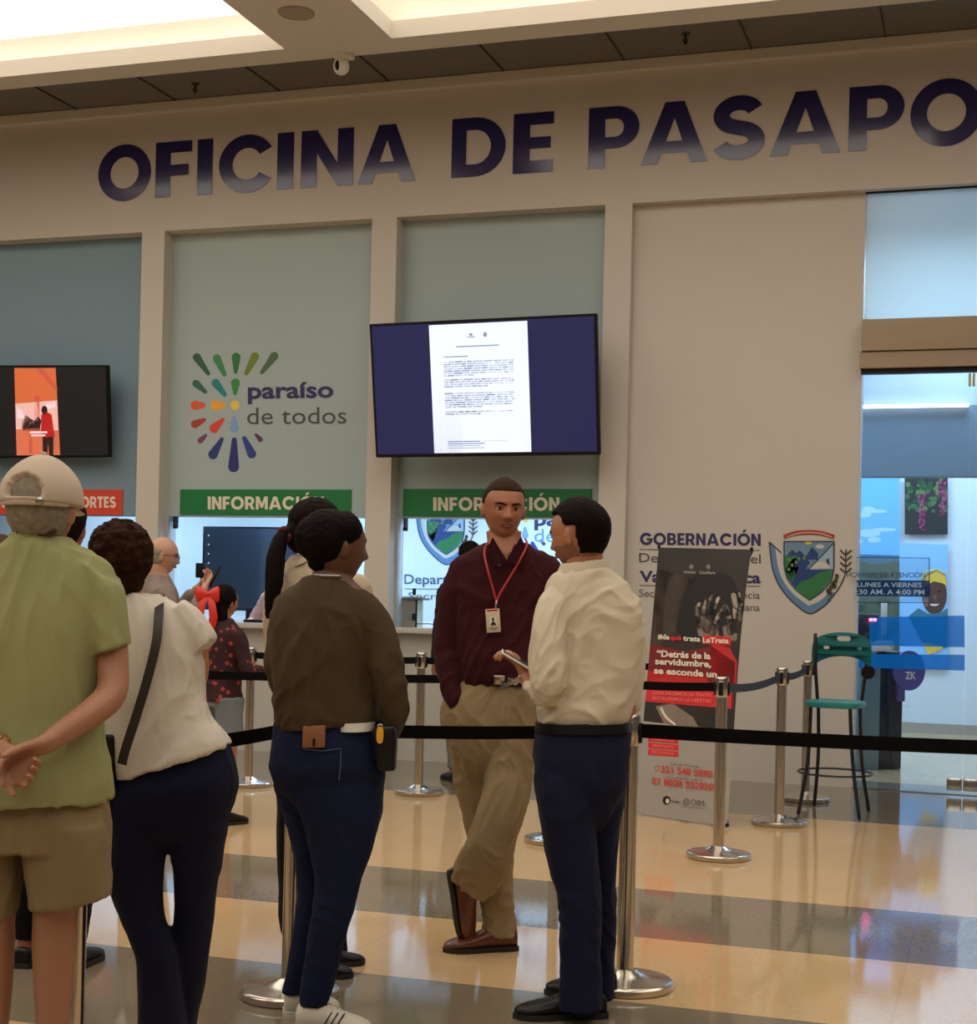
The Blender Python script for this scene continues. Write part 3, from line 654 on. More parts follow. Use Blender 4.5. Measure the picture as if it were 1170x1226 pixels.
b = B(); box(b, -7.7, -5.5, 13.15, 13.9, ZB-.16, ZB-.12, bev=.01); box(b, -7.65, -7.6, 13.2, 13.85, 0, ZB-.16); box(b, -5.6, -5.55, 13.2, 13.85, 0, ZB-.16)
simple('office_desk', b, M_WHITE, 'white desk behind the middle window carrying the black monitor', 'desk', smooth=False)
# small black card terminal on ledge
q0, q1 = wl(236, 674, 12.25), wl(247, 692, 12.25)
t = empty('webcam', V((q0.x/2+q1.x/2, 12.25, ZB)), 'small black box on a thin stand above the girl with the red bow', 'camera')
b = B(); box(b, q0.x, q1.x, 12.22, 12.27, q1.z, q0.z, bev=.008); obj('housing', b, M_BLACK, t)
b = B(); xm = (q0.x+q1.x)/2; box(b, xm-.008, xm+.008, 12.24, 12.256, ZB, q1.z); lathe(b, [(.05, ZB), (.045, ZB+.012)], (xm, 12.25, 0), 20); obj('stand', b, M_BLACK, t)
# keyboard on the ledge, middle window
q = wl(318, 741, 12.2); b = B(); box(b, q.x-.22, q.x+.16, 12.2, 12.36, ZB, ZB+.025, bev=.005); t = obj('keyboard', b, M_BLACK); tag(t, 'black keyboard lying on the ledge under the black monitor', 'keyboard')
# small white box with gadgets on centre ledge
q0, q1 = wl(478, 714, 12.3), wl(499, 753, 12.3)
t = empty('document_box', V((q0.x/2+q1.x/2, 12.35, ZB)), 'small beige open box of papers standing on the ledge of the centre window', 'box')
M_KRAFT = mat('beige_card', S(170, 158, 135), .7)
b = B(); box(b, q0.x, q1.x, 12.28, 12.30, ZB, q0.z-.02); box(b, q0.x, q0.x+.008, 12.28, 12.44, ZB, q0.z); box(b, q1.x-.008, q1.x, 12.28, 12.44, ZB, q0.z-.02); box(b, q0.x, q1.x, 12.43, 12.44, ZB, q0.z); obj('carton', b, M_KRAFT, t, smooth=False)
b = B(); box(b, q0.x+.002, q1.x+.06, 12.26, 12.45, q0.z-.03, q0.z-.01); obj('lid', b, mat('taupe_card', S(120, 105, 88), .7), t, smooth=False)
for zz in (.34, .10):
    b = B(); box(b, q1.x-.035, q1.x-.005, 12.268, 12.28, ZB+zz*.9-.03, ZB+zz*.9+.03, bev=.004); obj('clip', b, M_BLACK, t)
q = wl(520, 752, 12.3); b = B(); tube(b, [(q1.x, 12.3, ZB+.03), (q1.x+.12, 12.29, ZB+.035), (q1.x+.25, 12.32, ZB+.012), (q1.x+.4, 12.3, ZB+.008)], .005, 8); simple('cable', b, mat('grey_cable', (.2, .22, .24), .5), 'thin grey cable lying on the ledge of the centre window', 'cable')

# ================================================================== entrance lobby: mural, stickers, turnstile
YM = 17.56
d = Decal(wallplace(YM))
SKYB = mat('mural_sky', S(120, 185, 245), .5); SK2 = mat('mural_cloud', S(178, 212, 245), .5); SEA = mat('mural_sea', S(70, 110, 135), .5); OLV = mat('mural_olive', S(72, 88, 70), .5); DGR = mat('mural_dark_green', S(40, 62, 52), .5)
d.poly([(1000, 572), (1077, 571), (1077, 800), (1000, 800)], SKYB, 1)
rr = random.Random(5)
for k in range(9):
    x, y = rr.uniform(1005, 1062), rr.uniform(605, 650); d.poly(arc(x, y, rr.uniform(8, 16), rr.uniform(2, 5), 0, 360, 14)[:-1], SK2, 2+k*.2)
d.poly([(1000, 663), (1077, 665), (1077, 800), (1000, 800)], SEA, 4); d.poly([(1000, 672), (1020, 668), (1045, 676), (1077, 672), (1077, 800), (1000, 800)], OLV, 5)
for k in range(12):
    x, y = rr.uniform(1005, 1070), rr.uniform(685, 760); d.poly(arc(x, y, rr.uniform(6, 14), rr.uniform(4, 9), 0, 360, 12)[:-1], DGR, 6+k*.2)
tag(d.done('wall_mural'), 'blue sky landscape mural on the lobby wall right of the coat of arms', 'mural')
d = Decal(wallplace(YM)); d.poly([(1083.5, 572), (1135, 571), (1135, 640), (1083.5, 640)], mat('photo_dark_olive', S(48, 46, 44), .5), 2)
for k in range(60):
    x = rr.uniform(1086, 1132); y = rr.uniform(574, 612); d.poly(arc(x, y, rr.uniform(2, 4.5), rr.uniform(2, 4), 0, 360, 8)[:-1], mat('photo_leaf_%d' % (k % 3), S(*((70, 110, 62), (98, 130, 66), (46, 80, 50))[k % 3]), .5), 3+k*.02)
for (bx, top, bot) in ((1105, 590, 636), (1129, 575, 618)):
    for k in range(70):
        y = rr.uniform(top, bot); x = bx+rr.uniform(-5, 5)*(1-.3*(y-top)/(bot-top)); x = min(x, 1133)
        d.poly(arc(x, y, 1.5, 1.6, 0, 360, 7)[:-1], mat('photo_grape_%d' % (k % 3), S(*((140, 48, 84), (98, 30, 66), (172, 84, 116))[k % 3]), .5), 5+k*.03)
tag(d.done('grape_picture'), 'picture of dark red grape bunches hanging on the lobby wall behind the glass', 'picture')
d = Decal(wallplace(YM))
d.poly([(1077, 650), (1135, 652), (1135, 800), (1077, 800)], mat('photo_pale_sky', S(150, 200, 245), .5), 1)
face = mat('photo_skin', S(92, 58, 48), .5); 
d.poly(arc(1119, 712, 15, 24, 0, 360, 24)[:-1], face, 4)
TB = [(236, 190, 70), (220, 90, 60), (90, 170, 120), (240, 220, 130)]
for k in range(4): d.poly([(1103-k*.5, 704-k*4.2), (1110, 690-k*2.4), (1122, 684-k*1), (1132, 690-k*1.5), (1135, 702), (1128, 698-k), (1118, 696-k), (1108, 702-k*2)], mat('photo_turban_%d' % k, S(*TB[k]), .5), 6-k*.3)
for x in (1113, 1125): d.poly(arc(x, 708, 2.4, 1, 0, 360, 8)[:-1], mat('photo_dark', S(30, 22, 24), .5), 8)
d.poly(arc(1120, 715, 2, 3, 0, 360, 8)[:-1], mat('photo_skin_lit', S(132, 90, 72), .5), 8); d.poly(arc(1119, 723, 5.5, 2.6, 0, 180, 10), M_PWHITE, 9); d.poly(arc(1109, 722, 3, 5, 0, 360, 8)[:-1], mat('photo_skin_lit', S(132, 90, 72), .5), 8)
d.poly([(1088, 738), (1100, 728), (1112, 735), (1126, 734), (1135, 728), (1135, 775), (1120, 778), (1104, 768)], mat('photo_teal_scarf', S(60, 120, 140), .5), 5)
d.poly([(1103, 768), (1116, 772), (1130, 774), (1128, 778), (1112, 784)], mat('photo_turban_0', S(236, 190, 70), .5), 7)
tag(d.done('portrait_mural'), 'mural photo of a smiling person in a colourful turban behind the glass door', 'mural')
# stickers on the glass door
def trans(name, col, a=.6):
    m = bpy.data.materials.new(name); m.use_nodes = True; nt = m.node_tree; nt.nodes.clear()
    o = nt.nodes.new('ShaderNodeOutputMaterial'); t = nt.nodes.new('ShaderNodeBsdfTransparent'); g = nt.nodes.new('ShaderNodeBsdfDiffuse'); tl_ = nt.nodes.new('ShaderNodeBsdfTranslucent'); ad = nt.nodes.new('ShaderNodeMixShader'); mx = nt.nodes.new('ShaderNodeMixShader')
    g.inputs[0].default_value = (*col, 1); tl_.inputs[0].default_value = (*col, 1); ad.inputs[0].default_value = .6; mx.inputs[0].default_value = a; t.inputs[0].default_value = (*[.4+.6*c for c in col], 1)
    nt.links.new(g.outputs[0], ad.inputs[1]); nt.links.new(tl_.outputs[0], ad.inputs[2]); nt.links.new(t.outputs[0], mx.inputs[1]); nt.links.new(ad.outputs[0], mx.inputs[2]); nt.links.new(mx.outputs[0], o.inputs[0]); return m
YD = 12.063
M_SB = trans('clear_blue_film', (.01, .28, .88), .74); M_SN = trans('navy_film', (.02, .07, .22), .8); M_SL = trans('pale_film', (.62, .78, .80), .18)
d = Decal(wallplace(YD)); d.poly([(1041, 739), (1154, 737), (1155, 738.5), (1155.5, 775), (1041, 773)], M_SB, 1); d.poly([(1028, 783), (1155.5, 784), (1155.5, 803), (1028, 799)], M_SB, 1)
o = d.done('blue_film', ds[0])
d = Decal(wallplace(YD)); d.poly([(1026, 667), (1113, 668), (1113.5, 721), (1026, 720)], M_SL, 1)
for y in (667, 720.5): d.poly([(1026, y), (1113, y+.8), (1113, y+1.6), (1026, y+.9)], M_SN, 2)
d.poly([(1112.3, 668), (1113.4, 668), (1113.6, 721), (1112.5, 721)], M_SN, 2)
d.text('HORARIO DE ATENCIÓN', 1014, 691, 1108, 691.5, 6.2, mat('navy_sticker_text', S(30, 60, 100), .5), .01, lift=3)
d.poly([(1026, 694.5), (1113, 695), (1113.5, 714.5), (1026, 713.5)], M_SN, 2)
PT = mat('pale_sticker_text', S(170, 200, 225), .5)
d.text('LUNES A VIERNES', 1026.5, 702.5, 1104, 703, 5.6, PT, .012, lift=3); d.text('7:30 AM. A 4:00 PM', 1021, 711.5, 1107, 712, 6.2, PT, .012, lift=3)
tag(d.done('opening_hours_sticker'), 'opening hours sticker reading LUNES A VIERNES on the glass of the entrance door', 'sticker')
# turnstile with reader
q = fl(1064, 921); tq = empty('access_turnstile', V((q.x, q.y, 0)), 'dark access turnstile with small screen reader behind the glass door', 'turnstile')
s_ = (q-V((0, 0, 0))).dot(FW)/F_PX
def bxp(b, px0, px1, py0, py1, D, dep, bev=.01):
    a = at(px0, py0, D); c = at(px1, py1, D); cc = (a+c)/2+FW*dep/2; obox(b, cc, RT*((c-a).dot(RT)/2), UP*((a.z-c.z)/2), FW*dep/2, 0, bev)
DQ = q.dot(FW)
M_TSD = mat('dark_blue_cabinet', (.012, .02, .045), .3); M_TST = mat('teal_glass_cabinet', (.16, .24, .27), .25)
b = B(); bxp(b, 1050, 1079, 780, 921, DQ, .5); obj('cabinet', b, M_TSD, tq)
b = B(); bxp(b, 1030, 1052, 792, 929, DQ-.1, .4); obj('side_panel', b, M_TST, tq)
b = B(); bxp(b, 1024, 1052, 735, 768, DQ-.15, .12); obj('reader', b, M_TSD, tq)
b = B(); bxp(b, 1056, 1062, 722, 760, DQ-.1, .03, .004); bxp(b, 1049, 1070, 768, 780, DQ-.2, .25, .004); obj('document_tray', b, M_WHITE, tq)
M_RDOT = emis('red_indicator', (1.0, .04, .10), 160)
b = B(); 
for x in (1043.0, 1047.5): 
    p = at(x, 742, DQ-.155); ellipsoid(b, p, RT*.014, FW*.009, UP*.014, 10)
obj('indicator_light', b, M_RDOT, tq)
b = B(); p = at(1089, 803, DQ-.2); rings_loft(b, [ring(p+FW*dd, RT*.135, UP*.17, 30) for dd in (0, .04)]); bxp(b, 1076, 1084, 800, 840, DQ-.1, .1); obj('round_arm_shield', b, mat('violet_disc', S(88, 84, 160), .35), tq)
d = Decal(lambda x, y, l: at(x, y, DQ-.203-.001*l)); d.text('ZK', 1084, 813, 1097, 813, 9, M_WHITE, .03); d.done('lettering', tq)
# potted plant behind the stool
q = fl(1037, 905); tp = empty('potted_plant', V((q.x, q.y, 0)), 'small green potted plant behind the glass beside the teal stool', 'plant')
b = B(); lathe(b, [(.09, 0), (.13, .26), (.14, .28), (.12, .28)], n=24)
o = obj('pot', b, M_WHITE, None); o.parent = tp
b = B(); rp = random.Random(9)
for k in range(46):
    a = rp.uniform(0, 6.28); L = rp.uniform(.25, .52); base = V((0, 0, .27)); el = rp.uniform(.5, 1.35); h = V((math.cos(a), math.sin(a), 0)); pts = []
    for j in range(6): t_ = j/5; pts.append(base+h*L*t_*math.cos(el)*(1+.3*t_)+UP*(L*t_*math.sin(el)*1.5-.35*t_*t_*L))
    side = h.cross(UP)
    vs = [[b.verts.new(p+side*s__*.02*math.sin(math.pi*min(1, .12+i*.17))) for s__ in (-1, 1)] for i, p in enumerate(pts)]
    for x, y in zip(vs, vs[1:]): b.faces.new((x[0], x[1], y[1], y[0]))
o = obj('foliage', b, mat('leaf_green', (.10, .24, .07), .45, var=.3), None, fix=False); o.parent = tp

# ================================================================== barrier posts and belts
def make_post(loc, label, group='steel queue barrier posts'):
    t = empty('barrier_post', loc, label, 'barrier post', group)
    b = B(); lathe(b, [(.172, 0), (.178, .004), (.178, .026), (.172, .032), (.165, .034), (.10, .042), (.06, .056), (.042, .066), (.030, .07)], n=56); kid('base', b, M_CHROME, t)
    b = B(); lathe(b, [(.0315, .05), (.0315, .905)], n=32); kid('post', b, M_CHROME, t)
    b = B(); lathe(b, [(.034, .895), (.037, .90), (.037, .985), (.035, .99)], n=32); kid('belt_cassette', b, M_CHROME, t)
    for a in range(4):
        b = B(); dx, dy = ((.030, .012) if a % 2 == 0 else (.012, .030)); ox, oy = ((.014*(1-a), 0) if a % 2 == 0 else (0, .014*(2-a)))
        box(b, ox-dx, ox+dx, oy-dy, oy+dy, .905, .98, bev=.003); kid('belt_slot', b, M_BLACK, t)
    b = B(); lathe(b, [(.038, .985), (.039, 1.0), (.034, 1.008), (.01, 1.009)], n=32); kid('cap', b, M_CHROME, t)
    return t
proto = None
POST = {}
spec = [('near_left', (347, 1192.5), 'polished steel barrier post just left of the legs in jeans and sneakers'),
        ('near_right', (748, 1181.5), 'polished steel barrier post beside the legs of the man in the white shirt'),
        ('c3', (860, 1027), 'steel barrier post standing in front of the roll-up banner'),
        ('c4', (932.5, 987), 'steel barrier post between the roll-up banner and the teal stool, nearer one'),
        ('c5', (964, 958.5), 'steel barrier post directly behind the teal stool, close to the wall'),
        ('c6', (501, 950.5), 'steel barrier post in front of the centre window ledge, left of the maroon shirt'),
        ('c7', (297, 940.5), 'steel barrier post beside the girl with the red bow'),
        ('c8', (664, 1008), 'steel barrier post mostly hidden behind the navy trousers of the man in white'),
        ('c9', (86, 1300), 'steel barrier post between the bare legs of the man in shorts and navy trousers'),
        ('c11', (820, 958), 'steel barrier post hidden behind the roll-up banner'),
        ('c10', (1500, 1235), 'steel barrier post beyond the right edge holding the front belt'),
        ('c12', (150, 1008), 'steel barrier post hidden behind the waiting people on the left')]
for key, (px, py), lab in spec:
    p = fl(px, py)
    if proto is None: o = proto = make_post(p, lab)
    else:
        o = proto.copy(); C.objects.link(o); o.location = p; o['label'] = lab
        for ch in proto.children: c2 = ch.copy(); C.objects.link(c2); c2.parent = o
    POST[key] = p
def belt(a, c, label, m=None, z0=.95, z1=.95, sag=.012, w_=.048):
    A, Cc = POST[a], POST[c]; dirv = (Cc-A).normalized(); A = A+dirv*.036; Cc = Cc-dirv*.036; side = dirv.cross(UP).normalized()*.0012; rs = []
    for i in range(17):
        t = i/16; p = A.lerp(Cc, t)+UP*(z0+(z1-z0)*t-sag*4*t*(1-t)); tw = math.sin(t*math.pi)*.08
        up = (UP+side.normalized()*tw).normalized()*w_/2
        rs.append([p+side+up, p-side+up, p-side-up, p+side-up])
    b = B(); rings_loft(b, rs); tag(obj('barrier_belt', b, m or M_BELT, None, smooth=False), label, 'belt', 'barrier belts between the posts')
belt('near_left', 'near_right', 'black belt crossing in front of the khaki trousers between the two nearest posts')
belt('near_right', 'c10', 'long black belt running to the right edge in front of the stool', w_=.052)
belt('c9', 'near_left', 'black belt from the post at the man in shorts to its right neighbour')
belt('c3', 'c4', 'dark blue belt from the post before the banner to the next post', M_BELTBLUE, sag=.03)
belt('c4', 'c5', 'short dark blue belt between the two posts left of the stool', M_BELTBLUE, sag=.02)
belt('c8', 'c3', 'black belt crossing the lower part of the roll-up banner')
belt('c12', 'c8', 'black belt behind the brown sweatshirt, in front of the centre window post')
belt('c7', 'c6', 'black belt nearest the counter between the girl and the centre window post')
belt('c6', 'c11', 'black belt farthest back, running behind the two standing men to behind the banner')

# ================================================================== stool
M_TEAL = mat('teal_plastic', (0.02, 0.25, 0.26), .35); M_TUBE = mat('black_steel_tube', (.012, .010, .010), .3)
fL, fR, bL, bR = fl(956, 976), fl(1029, 982), fl(975, 966), fl(1040, 972)
cc = (fL+fR+bL+bR)/4; st = empty('bar_stool', V((cc.x, cc.y, 0)), 'tall teal plastic stool with black legs against the wall under the coat of arms', 'stool')
def top(px, py, Dp): return at(px, py, Dp)
DFL, DFR, DBL, DBR = (p.dot(FW) for p in (fL, fR, bL, bR))
sFL, sFR, sBL, sBR = at(971, 846, DFL+.08), at(1018, 847, DFR+.10), at(980, 843, DBL-.05), at(1030, 844, DBR-.08)
for s0, s1 in ((sFL, fL), (sFR, fR), (sBL, bL), (sBR, bR)):
    b = B(); mid = s0.lerp(s1, .5); mid = mid+(V((cc.x, cc.y, mid.z))-mid)*.10
    tube(b, [tuple(v) for v in spline([tuple(s0), tuple(mid), tuple(s1+UP*.012)], 6)], .0125, 12); obj('leg', b, M_TUBE, st)
b = B(); ra = [s0.lerp(s1, .62)+(V((cc.x, cc.y, 0))-V((s0.lerp(s1, .62).x, s0.lerp(s1, .62).y, 0)))*.06 for s0, s1 in ((sFL, fL), (sFR, fR), (sBR, bR), (sBL, bL))]
zz = sum(p.z for p in ra)/4; ctr = sum(ra, V())/4; ctr.z = zz
R_ = sum((V((p.x, p.y, 0))-V((ctr.x, ctr.y, 0))).length for p in ra)/4
tube(b, [(ctr.x+R_*math.cos(a*math.pi/16), ctr.y+R_*math.sin(a*math.pi/16), zz) for a in range(33)], .007, 8, cap=False); obj('foot_ring', b, M_TUBE, st)
seat_l, seat_r = at(967.5, 841, (DFL+DBL)/2), at(1034, 844, (DFR+DBR)/2); sc_ = (seat_l+seat_r)/2; su = (seat_r-seat_l)/2; su.z = 0; sv = V((-su.y, su.x, 0)).normalized()*su.length*.98
b = B(); rings_loft(b, [ring(sc_+UP*z, su*k, sv*k, 36, .55) for z, k in ((-.022, .9), (-.018, .97), (0, 1.0), (.014, .99), (.02, .94), (.012, .8))]); obj('seat', b, M_TEAL, st)
# backrest with slots: curved panel made as 2D curve extruded then bent
cu = bpy.data.curves.new('b', 'CURVE'); cu.dimensions = '2D'; cu.fill_mode = 'BOTH'; cu.extrude = .0
W_ = 1.0
def slot(cx0, cy0, w0, h0): return arc(cx0-w0+h0, cy0, h0, h0, 90, 270, 6)+arc(cx0+w0-h0, cy0, h0, h0, -90, 90, 6)
outline = spline([(-1, .30), (-.98, .62), (-.86, .80), (-.5, .95), (0, 1.0), (.5, .95), (.86, .80), (.98, .62), (1, .30)], 5)+[(1, -.02), (.92, -.05)]+spline([(.72, .08), (.4, .2), (0, .24), (-.4, .2), (-.72, .08)], 4)+[(-.92, -.05), (-1, -.02)]
for pts in (outline, slot(0, .80, .23, .075), slot(-.56, .50, .09, .05), slot(.56, .50, .09, .05)):
    sp = cu.splines.new('POLY'); sp.points.add(len(pts)-1); sp.use_cyclic_u = True
    for i, p in enumerate(pts): sp.points[i].co = (*p, 0, 1)
vs, fs = _curve_mesh(cu)
b = B(); bt = at(1010, 757, (DBL+DBR)/2+.02); bb_ = at(1010, 795, (DBL+DBR)/2); hw = (at(1046, 775, (DBL+DBR)/2)-at(974, 775, (DBL+DBR)/2)).length/2
bu = su.normalized(); bn = V((-bu.y, bu.x, 0)); zt_, zb_ = bt.z, bb_.z
nv = [b.verts.new(V((bt.x, bt.y, 0))+bu*v.x*hw+bn*(-.06*v.x*v.x+.02)+UP*(zb_+(zt_-zb_)*v.y)) for v in vs]
for f in fs:
    try: b.faces.new([nv[k] for k in f])
    except ValueError: pass
bmesh.ops.solidify(b, geom=b.faces[:], thickness=.014); obj('backrest', b, M_TEAL, st, smooth=False)
for px0, px1 in ((976.5, 979.5), (1037.5, 1031)):
    b = B(); tube(b, [tuple(at(px0, 760, (DBL+DBR)/2-.0)), tuple(at(px0, 800, (DBL+DBR)/2-.01)), tuple(at(px1, 846, (DBL+DBR)/2-.03))], .0125, 12); obj('back_post', b, M_TUBE, st)
b = B(); p = at(1040, 805, (DBL+DBR)/2-.05); rings_loft(b, [ring(p+FW*dd, RT*.048*k, UP*.048*k, 28) for dd, k in ((0, .9), (.006, 1), (.024, 1), (.03, .9))]); obj('round_black_pad', b, M_BLACK, st)

# ================================================================== roll-up banner
TL, BR, BL = at(789, 655.5, 10.38), fl(870.5, 990, .012), fl(761, 973.5, .012)
_n = (BL-TL).cross(BR-TL); _r = ray(900, 658); TR = V((0, 0, EYE))+_r*((TL-V((0, 0, EYE))).dot(_n)/_r.dot(_n))
n_ = (TR-TL).cross(BL-TL).normalized(); n_ = n_ if n_.y < 0 else -n_
def bp_(s, q, l=0):
    a = TL.lerp(TR, s); c = BL.lerp(BR, s); p = a.lerp(c, q)
    return p+n_*(.0015+l*.0009)+ (TR-TL)*(-.05*math.sin(q*math.pi)*max(0, s-.5)*2*(1-q))
bn_ = empty('rollup_banner', (BL+BR)/2, 'tall leaning banner stand with dark photo of a person covering the face', 'banner')
bn_.location.z = 0
# pixel (in the 3.066x crop, origin 740,600) -> banner s,q
def crop(x, y):
    px, py = 740+x/3.066, 600+y/3.066
    q = .5; s = .5
    for _ in range(12):
        yt = 655.5+2.5*s; yb = 973.5+16.5*s; q = (py-yt)/(yb-yt)
        xl = 789-28*q; xr = 900-29.5*q; s = (px-xl)/(xr-xl)
    return min(1, max(0, s)), min(1, max(0, q))
NX, NY = 10, 30
b = B(); g = [[b.verts.new(bp_(i/NX, j/NY, -2)) for i in range(NX+1)] for j in range(NY+1)]
for j in range(NY):
    for i in range(NX): b.faces.new((g[j][i], g[j][i+1], g[j+1][i+1], g[j+1][i]))
bmesh.ops.solidify(b, geom=b.faces[:], thickness=.001); obj('banner_sheet', b, mat('banner_vinyl', (.62, .58, .53), .5), bn_, fix=False)
d = Decal(lambda s, q, l: bp_(s, q, l))
def grid(s0, q0, s1, q1, m, l, nx=8, ny=12):
    for j in range(ny):
        for i in range(nx):
            f = lambda a, c: (s0+(s1-s0)*a/nx, q0+(q1-q0)*c/ny); d.poly([f(i, j), f(i+1, j), f(i+1, j+1), f(i, j+1)], m, l)
# printed photo: grainy dark wall, face hidden in hands
mp_ = mat('banner_photo_brown', (.022, .017, .015), .45, var=.75, vscale=3.2)
grid(0, 0, 1, .66, mp_, 1)
P = lambda pts, m, l=4: d.poly([crop(*p) for p in pts], m, l)
GR1 = mat('photo_skin_grey', S(186, 174, 164), .5); GR2 = mat('photo_skin_shade', S(132, 120, 110), .5); BKH = mat('photo_hair_black', S(16, 12, 12), .5); BRN = mat('photo_brown_wall', S(66, 54, 48), .5, var=.3, vscale=8); RDC = mat('banner_red', S(198, 28, 36), .5); RDD = mat('banner_dark_red', S(120, 16, 20), .5)
P([(135, 250), (300, 290), (250, 340), (215, 480), (130, 560), (118, 620)], BRN, 2)
P(spline([(262, 300), (300, 268), (360, 262), (420, 280), (446, 330)], 5)+[(440, 520), (240, 520), (215, 470), (236, 370)], BKH, 3)
def capsule(x0, y0, w0, x1, y1, w1):
    t = math.atan2(y1-y0, x1-x0); r0, r1 = w0/2, w1/2
    return [(x0+r0*math.cos(t+math.pi/2+math.pi*k/8), y0+r0*math.sin(t+math.pi/2+math.pi*k/8)) for k in range(9)]+[(x1+r1*math.cos(t-math.pi/2+math.pi*k/8), y1+r1*math.sin(t-math.pi/2+math.pi*k/8)) for k in range(9)]
GR3 = mat('photo_skin_light', S(214, 204, 194), .5)
fingers = [((308, 462), (320, 415), (332, 378), (345, 348), 25), ((332, 478), (348, 430), (362, 392), (375, 360), 25), ((356, 488), (370, 452), (382, 420), (389, 396), 22), ((298, 445), (294, 420), (296, 400), (303, 382), 18),
           ((446, 478), (444, 430), (440, 388), (432, 350), 24), ((424, 486), (420, 450), (412, 415), (399, 390), 22), ((456, 440), (460, 400), (458, 370), (452, 345), 17)]
for k, (a0, a1, a2, a3, w1) in enumerate(fingers):
    for (p0_, p1_, wa, wb) in ((a0, a1, w1, w1*.95), (a1, a2, w1*.98, w1*.86), (a2, a3, w1*.9, w1*.72)): P(capsule(*p0_, wa+6, *p1_, wb+6), BKH, 5+k*.3)
    for j, (p0_, p1_, wa, wb) in enumerate(((a0, a1, w1, w1*.95), (a1, a2, w1*.98, w1*.86), (a2, a3, w1*.9, w1*.72))): P(capsule(*p0_, wa, *p1_, wb), GR2 if j == 0 else GR1, 5.12+k*.3)
    P(capsule(a3[0], a3[1], w1*.35, (a2[0]+a3[0])/2, (a2[1]+a3[1])/2, w1*.3), GR3, 5.2+k*.3)
P([(290, 440), (300, 500), (340, 520), (380, 500), (370, 455), (330, 440)], GR2, 4.5); P([(392, 470), (400, 520), (445, 520), (452, 470), (430, 450)], GR2, 4.5)
P([(118, 530), (250, 560), (352, 540), (440, 600), (430, 770), (100, 730), (110, 600)], RDD, 3.2); P([(352, 530), (420, 545), (448, 600), (440, 700), (370, 690), (340, 600)], RDC, 3.6); P([(112, 630), (330, 650), (345, 690), (330, 700), (106, 690)], RDC, 3.6)
P([(140, 760), (205, 750), (280, 800), (300, 835), (200, 830), (170, 820)], GR2, 3.3); P(stroke(spline([(160, 765), (180, 800), (215, 828)], 4), 8), M_PWHITE, 5)
RS = mat('banner_bright_red', S(214, 38, 44), .5)
P([(104, 690), (425, 712), (423, 770), (98, 742)], RS, 5)
def bt_(st, x0, y0, x1, y1, h, m, bold=.02, l=8, cap=.73):
    vs, fs = text_geo(st, bold); a, c = min(v.x for v in vs), max(v.x for v in vs); nv = []
    for v in vs:
        t = (v.x-a)/(c-a); s, q = crop(x0+(x1-x0)*t, y0+(y1-y0)*t-v.y*h/cap); nv.append(d.bm.verts.new(d.place(s, q, l)))
    i = d.mi(m)
    for f in fs:
        try: d.bm.faces.new([nv[k] for k in f]).material_index = i
        except ValueError: pass
bt_('Interior   Cancillería', 250, 268, 366, 272, 11, GR1, .01)
for x in (274, 337): P(arc(x, 243, 8, 9, 0, 360, 12)[:-1], GR2, 7)
bt_('#de', 150, 512, 194, 516, 19, M_PWHITE, .035); bt_('qué', 197, 516, 240, 518, 17, RS, .035); bt_('trata', 245, 519, 311, 523, 19, M_PWHITE, .035)
P([(316, 499), (425, 505), (424, 538), (315, 531)], RS, 7); bt_('LaTrata', 320, 526, 419, 530, 19, M_PWHITE, .035, 9)
bt_('“Detrás de la', 146, 578, 350, 588, 24, M_PWHITE, .035); bt_('servidumbre,', 140, 606, 352, 618, 24, M_PWHITE, .035); bt_('se esconde un', 136, 640, 374, 656, 24, M_PWHITE, .035)
PKT = mat('banner_pink_text', S(235, 130, 125), .5)
bt_('¡DENUNCIEMOS LA TRATA!', 130, 717, 352, 727, 13, PKT, .01); bt_('RESTAUREMOS LA LIBERTAD', 130, 737, 352, 748, 13, PKT, .01)
for k, st in enumerate(('DENUNCIA', 'ORIENTACIÓN', 'PIDE AYUDA')):
    y = 868+k*24; P([(112, y), (226, y+9), (226, y+29), (112, y+20)], RS, 5); bt_(st, 130, y+16, 212, y+23, 10, PKT, .01)
bt_('Línea de WhatsApp', 196, 972, 306, 984, 8, M_INKGREY, 0); RT_ = mat('banner_red_print', S(206, 52, 42), .5)
P(stroke(arc(147, 986, 9, 10, 0, 360, 18), 2.5), RT_, 5); bt_('321 548 5090', 164, 1000, 352, 1020, 25, RT_, .02)
bt_('Línea gratuita nacional', 185, 1020, 316, 1034, 8, M_INKGREY, 0); bt_('01 8000 522020', 130, 1042, 356, 1066, 25, RT_, .02)
P(arc(183, 1101, 15, 16, 0, 360, 18)[:-1], BKH, 5); P(arc(186, 1103, 7, 9, 0, 360, 14)[:-1], M_PWHITE, 6); bt_('Contigo', 202, 1106, 234, 1110, 7, BKH, .03)
P(stroke(arc(256, 1107, 10, 11, 0, 360, 18), 3), M_INKGREY, 5); P(stroke(arc(256, 1107, 4, 5, 0, 360, 10), 2), M_INKGREY, 5); bt_('OIM', 274, 1117, 322, 1122, 21, M_INKGREY, 0); bt_('ONU MIGRACIÓN', 244, 1126, 318, 1134, 6, M_INKGREY, 0)
d.done('banner_print', bn_)
b = B(); c0 = (TL+TR)/2; c1 = (BL+BR)/2
for p, q in ((TL, BR), (TR, BL)): tube(b, [tuple(p-n_*.015), tuple(p.lerp(q, .5)-n_*.05), tuple(q-n_*.015+UP*.01)], .006, 8)
tube(b, [tuple(TL.lerp(BR, .5)-n_*.05), tuple(TL.lerp(BR, .5)*1.0-n_*.30-UP*(TL.lerp(BR, .5).z-.008))], .006, 8); obj('support_frame', b, M_TUBE, bn_)
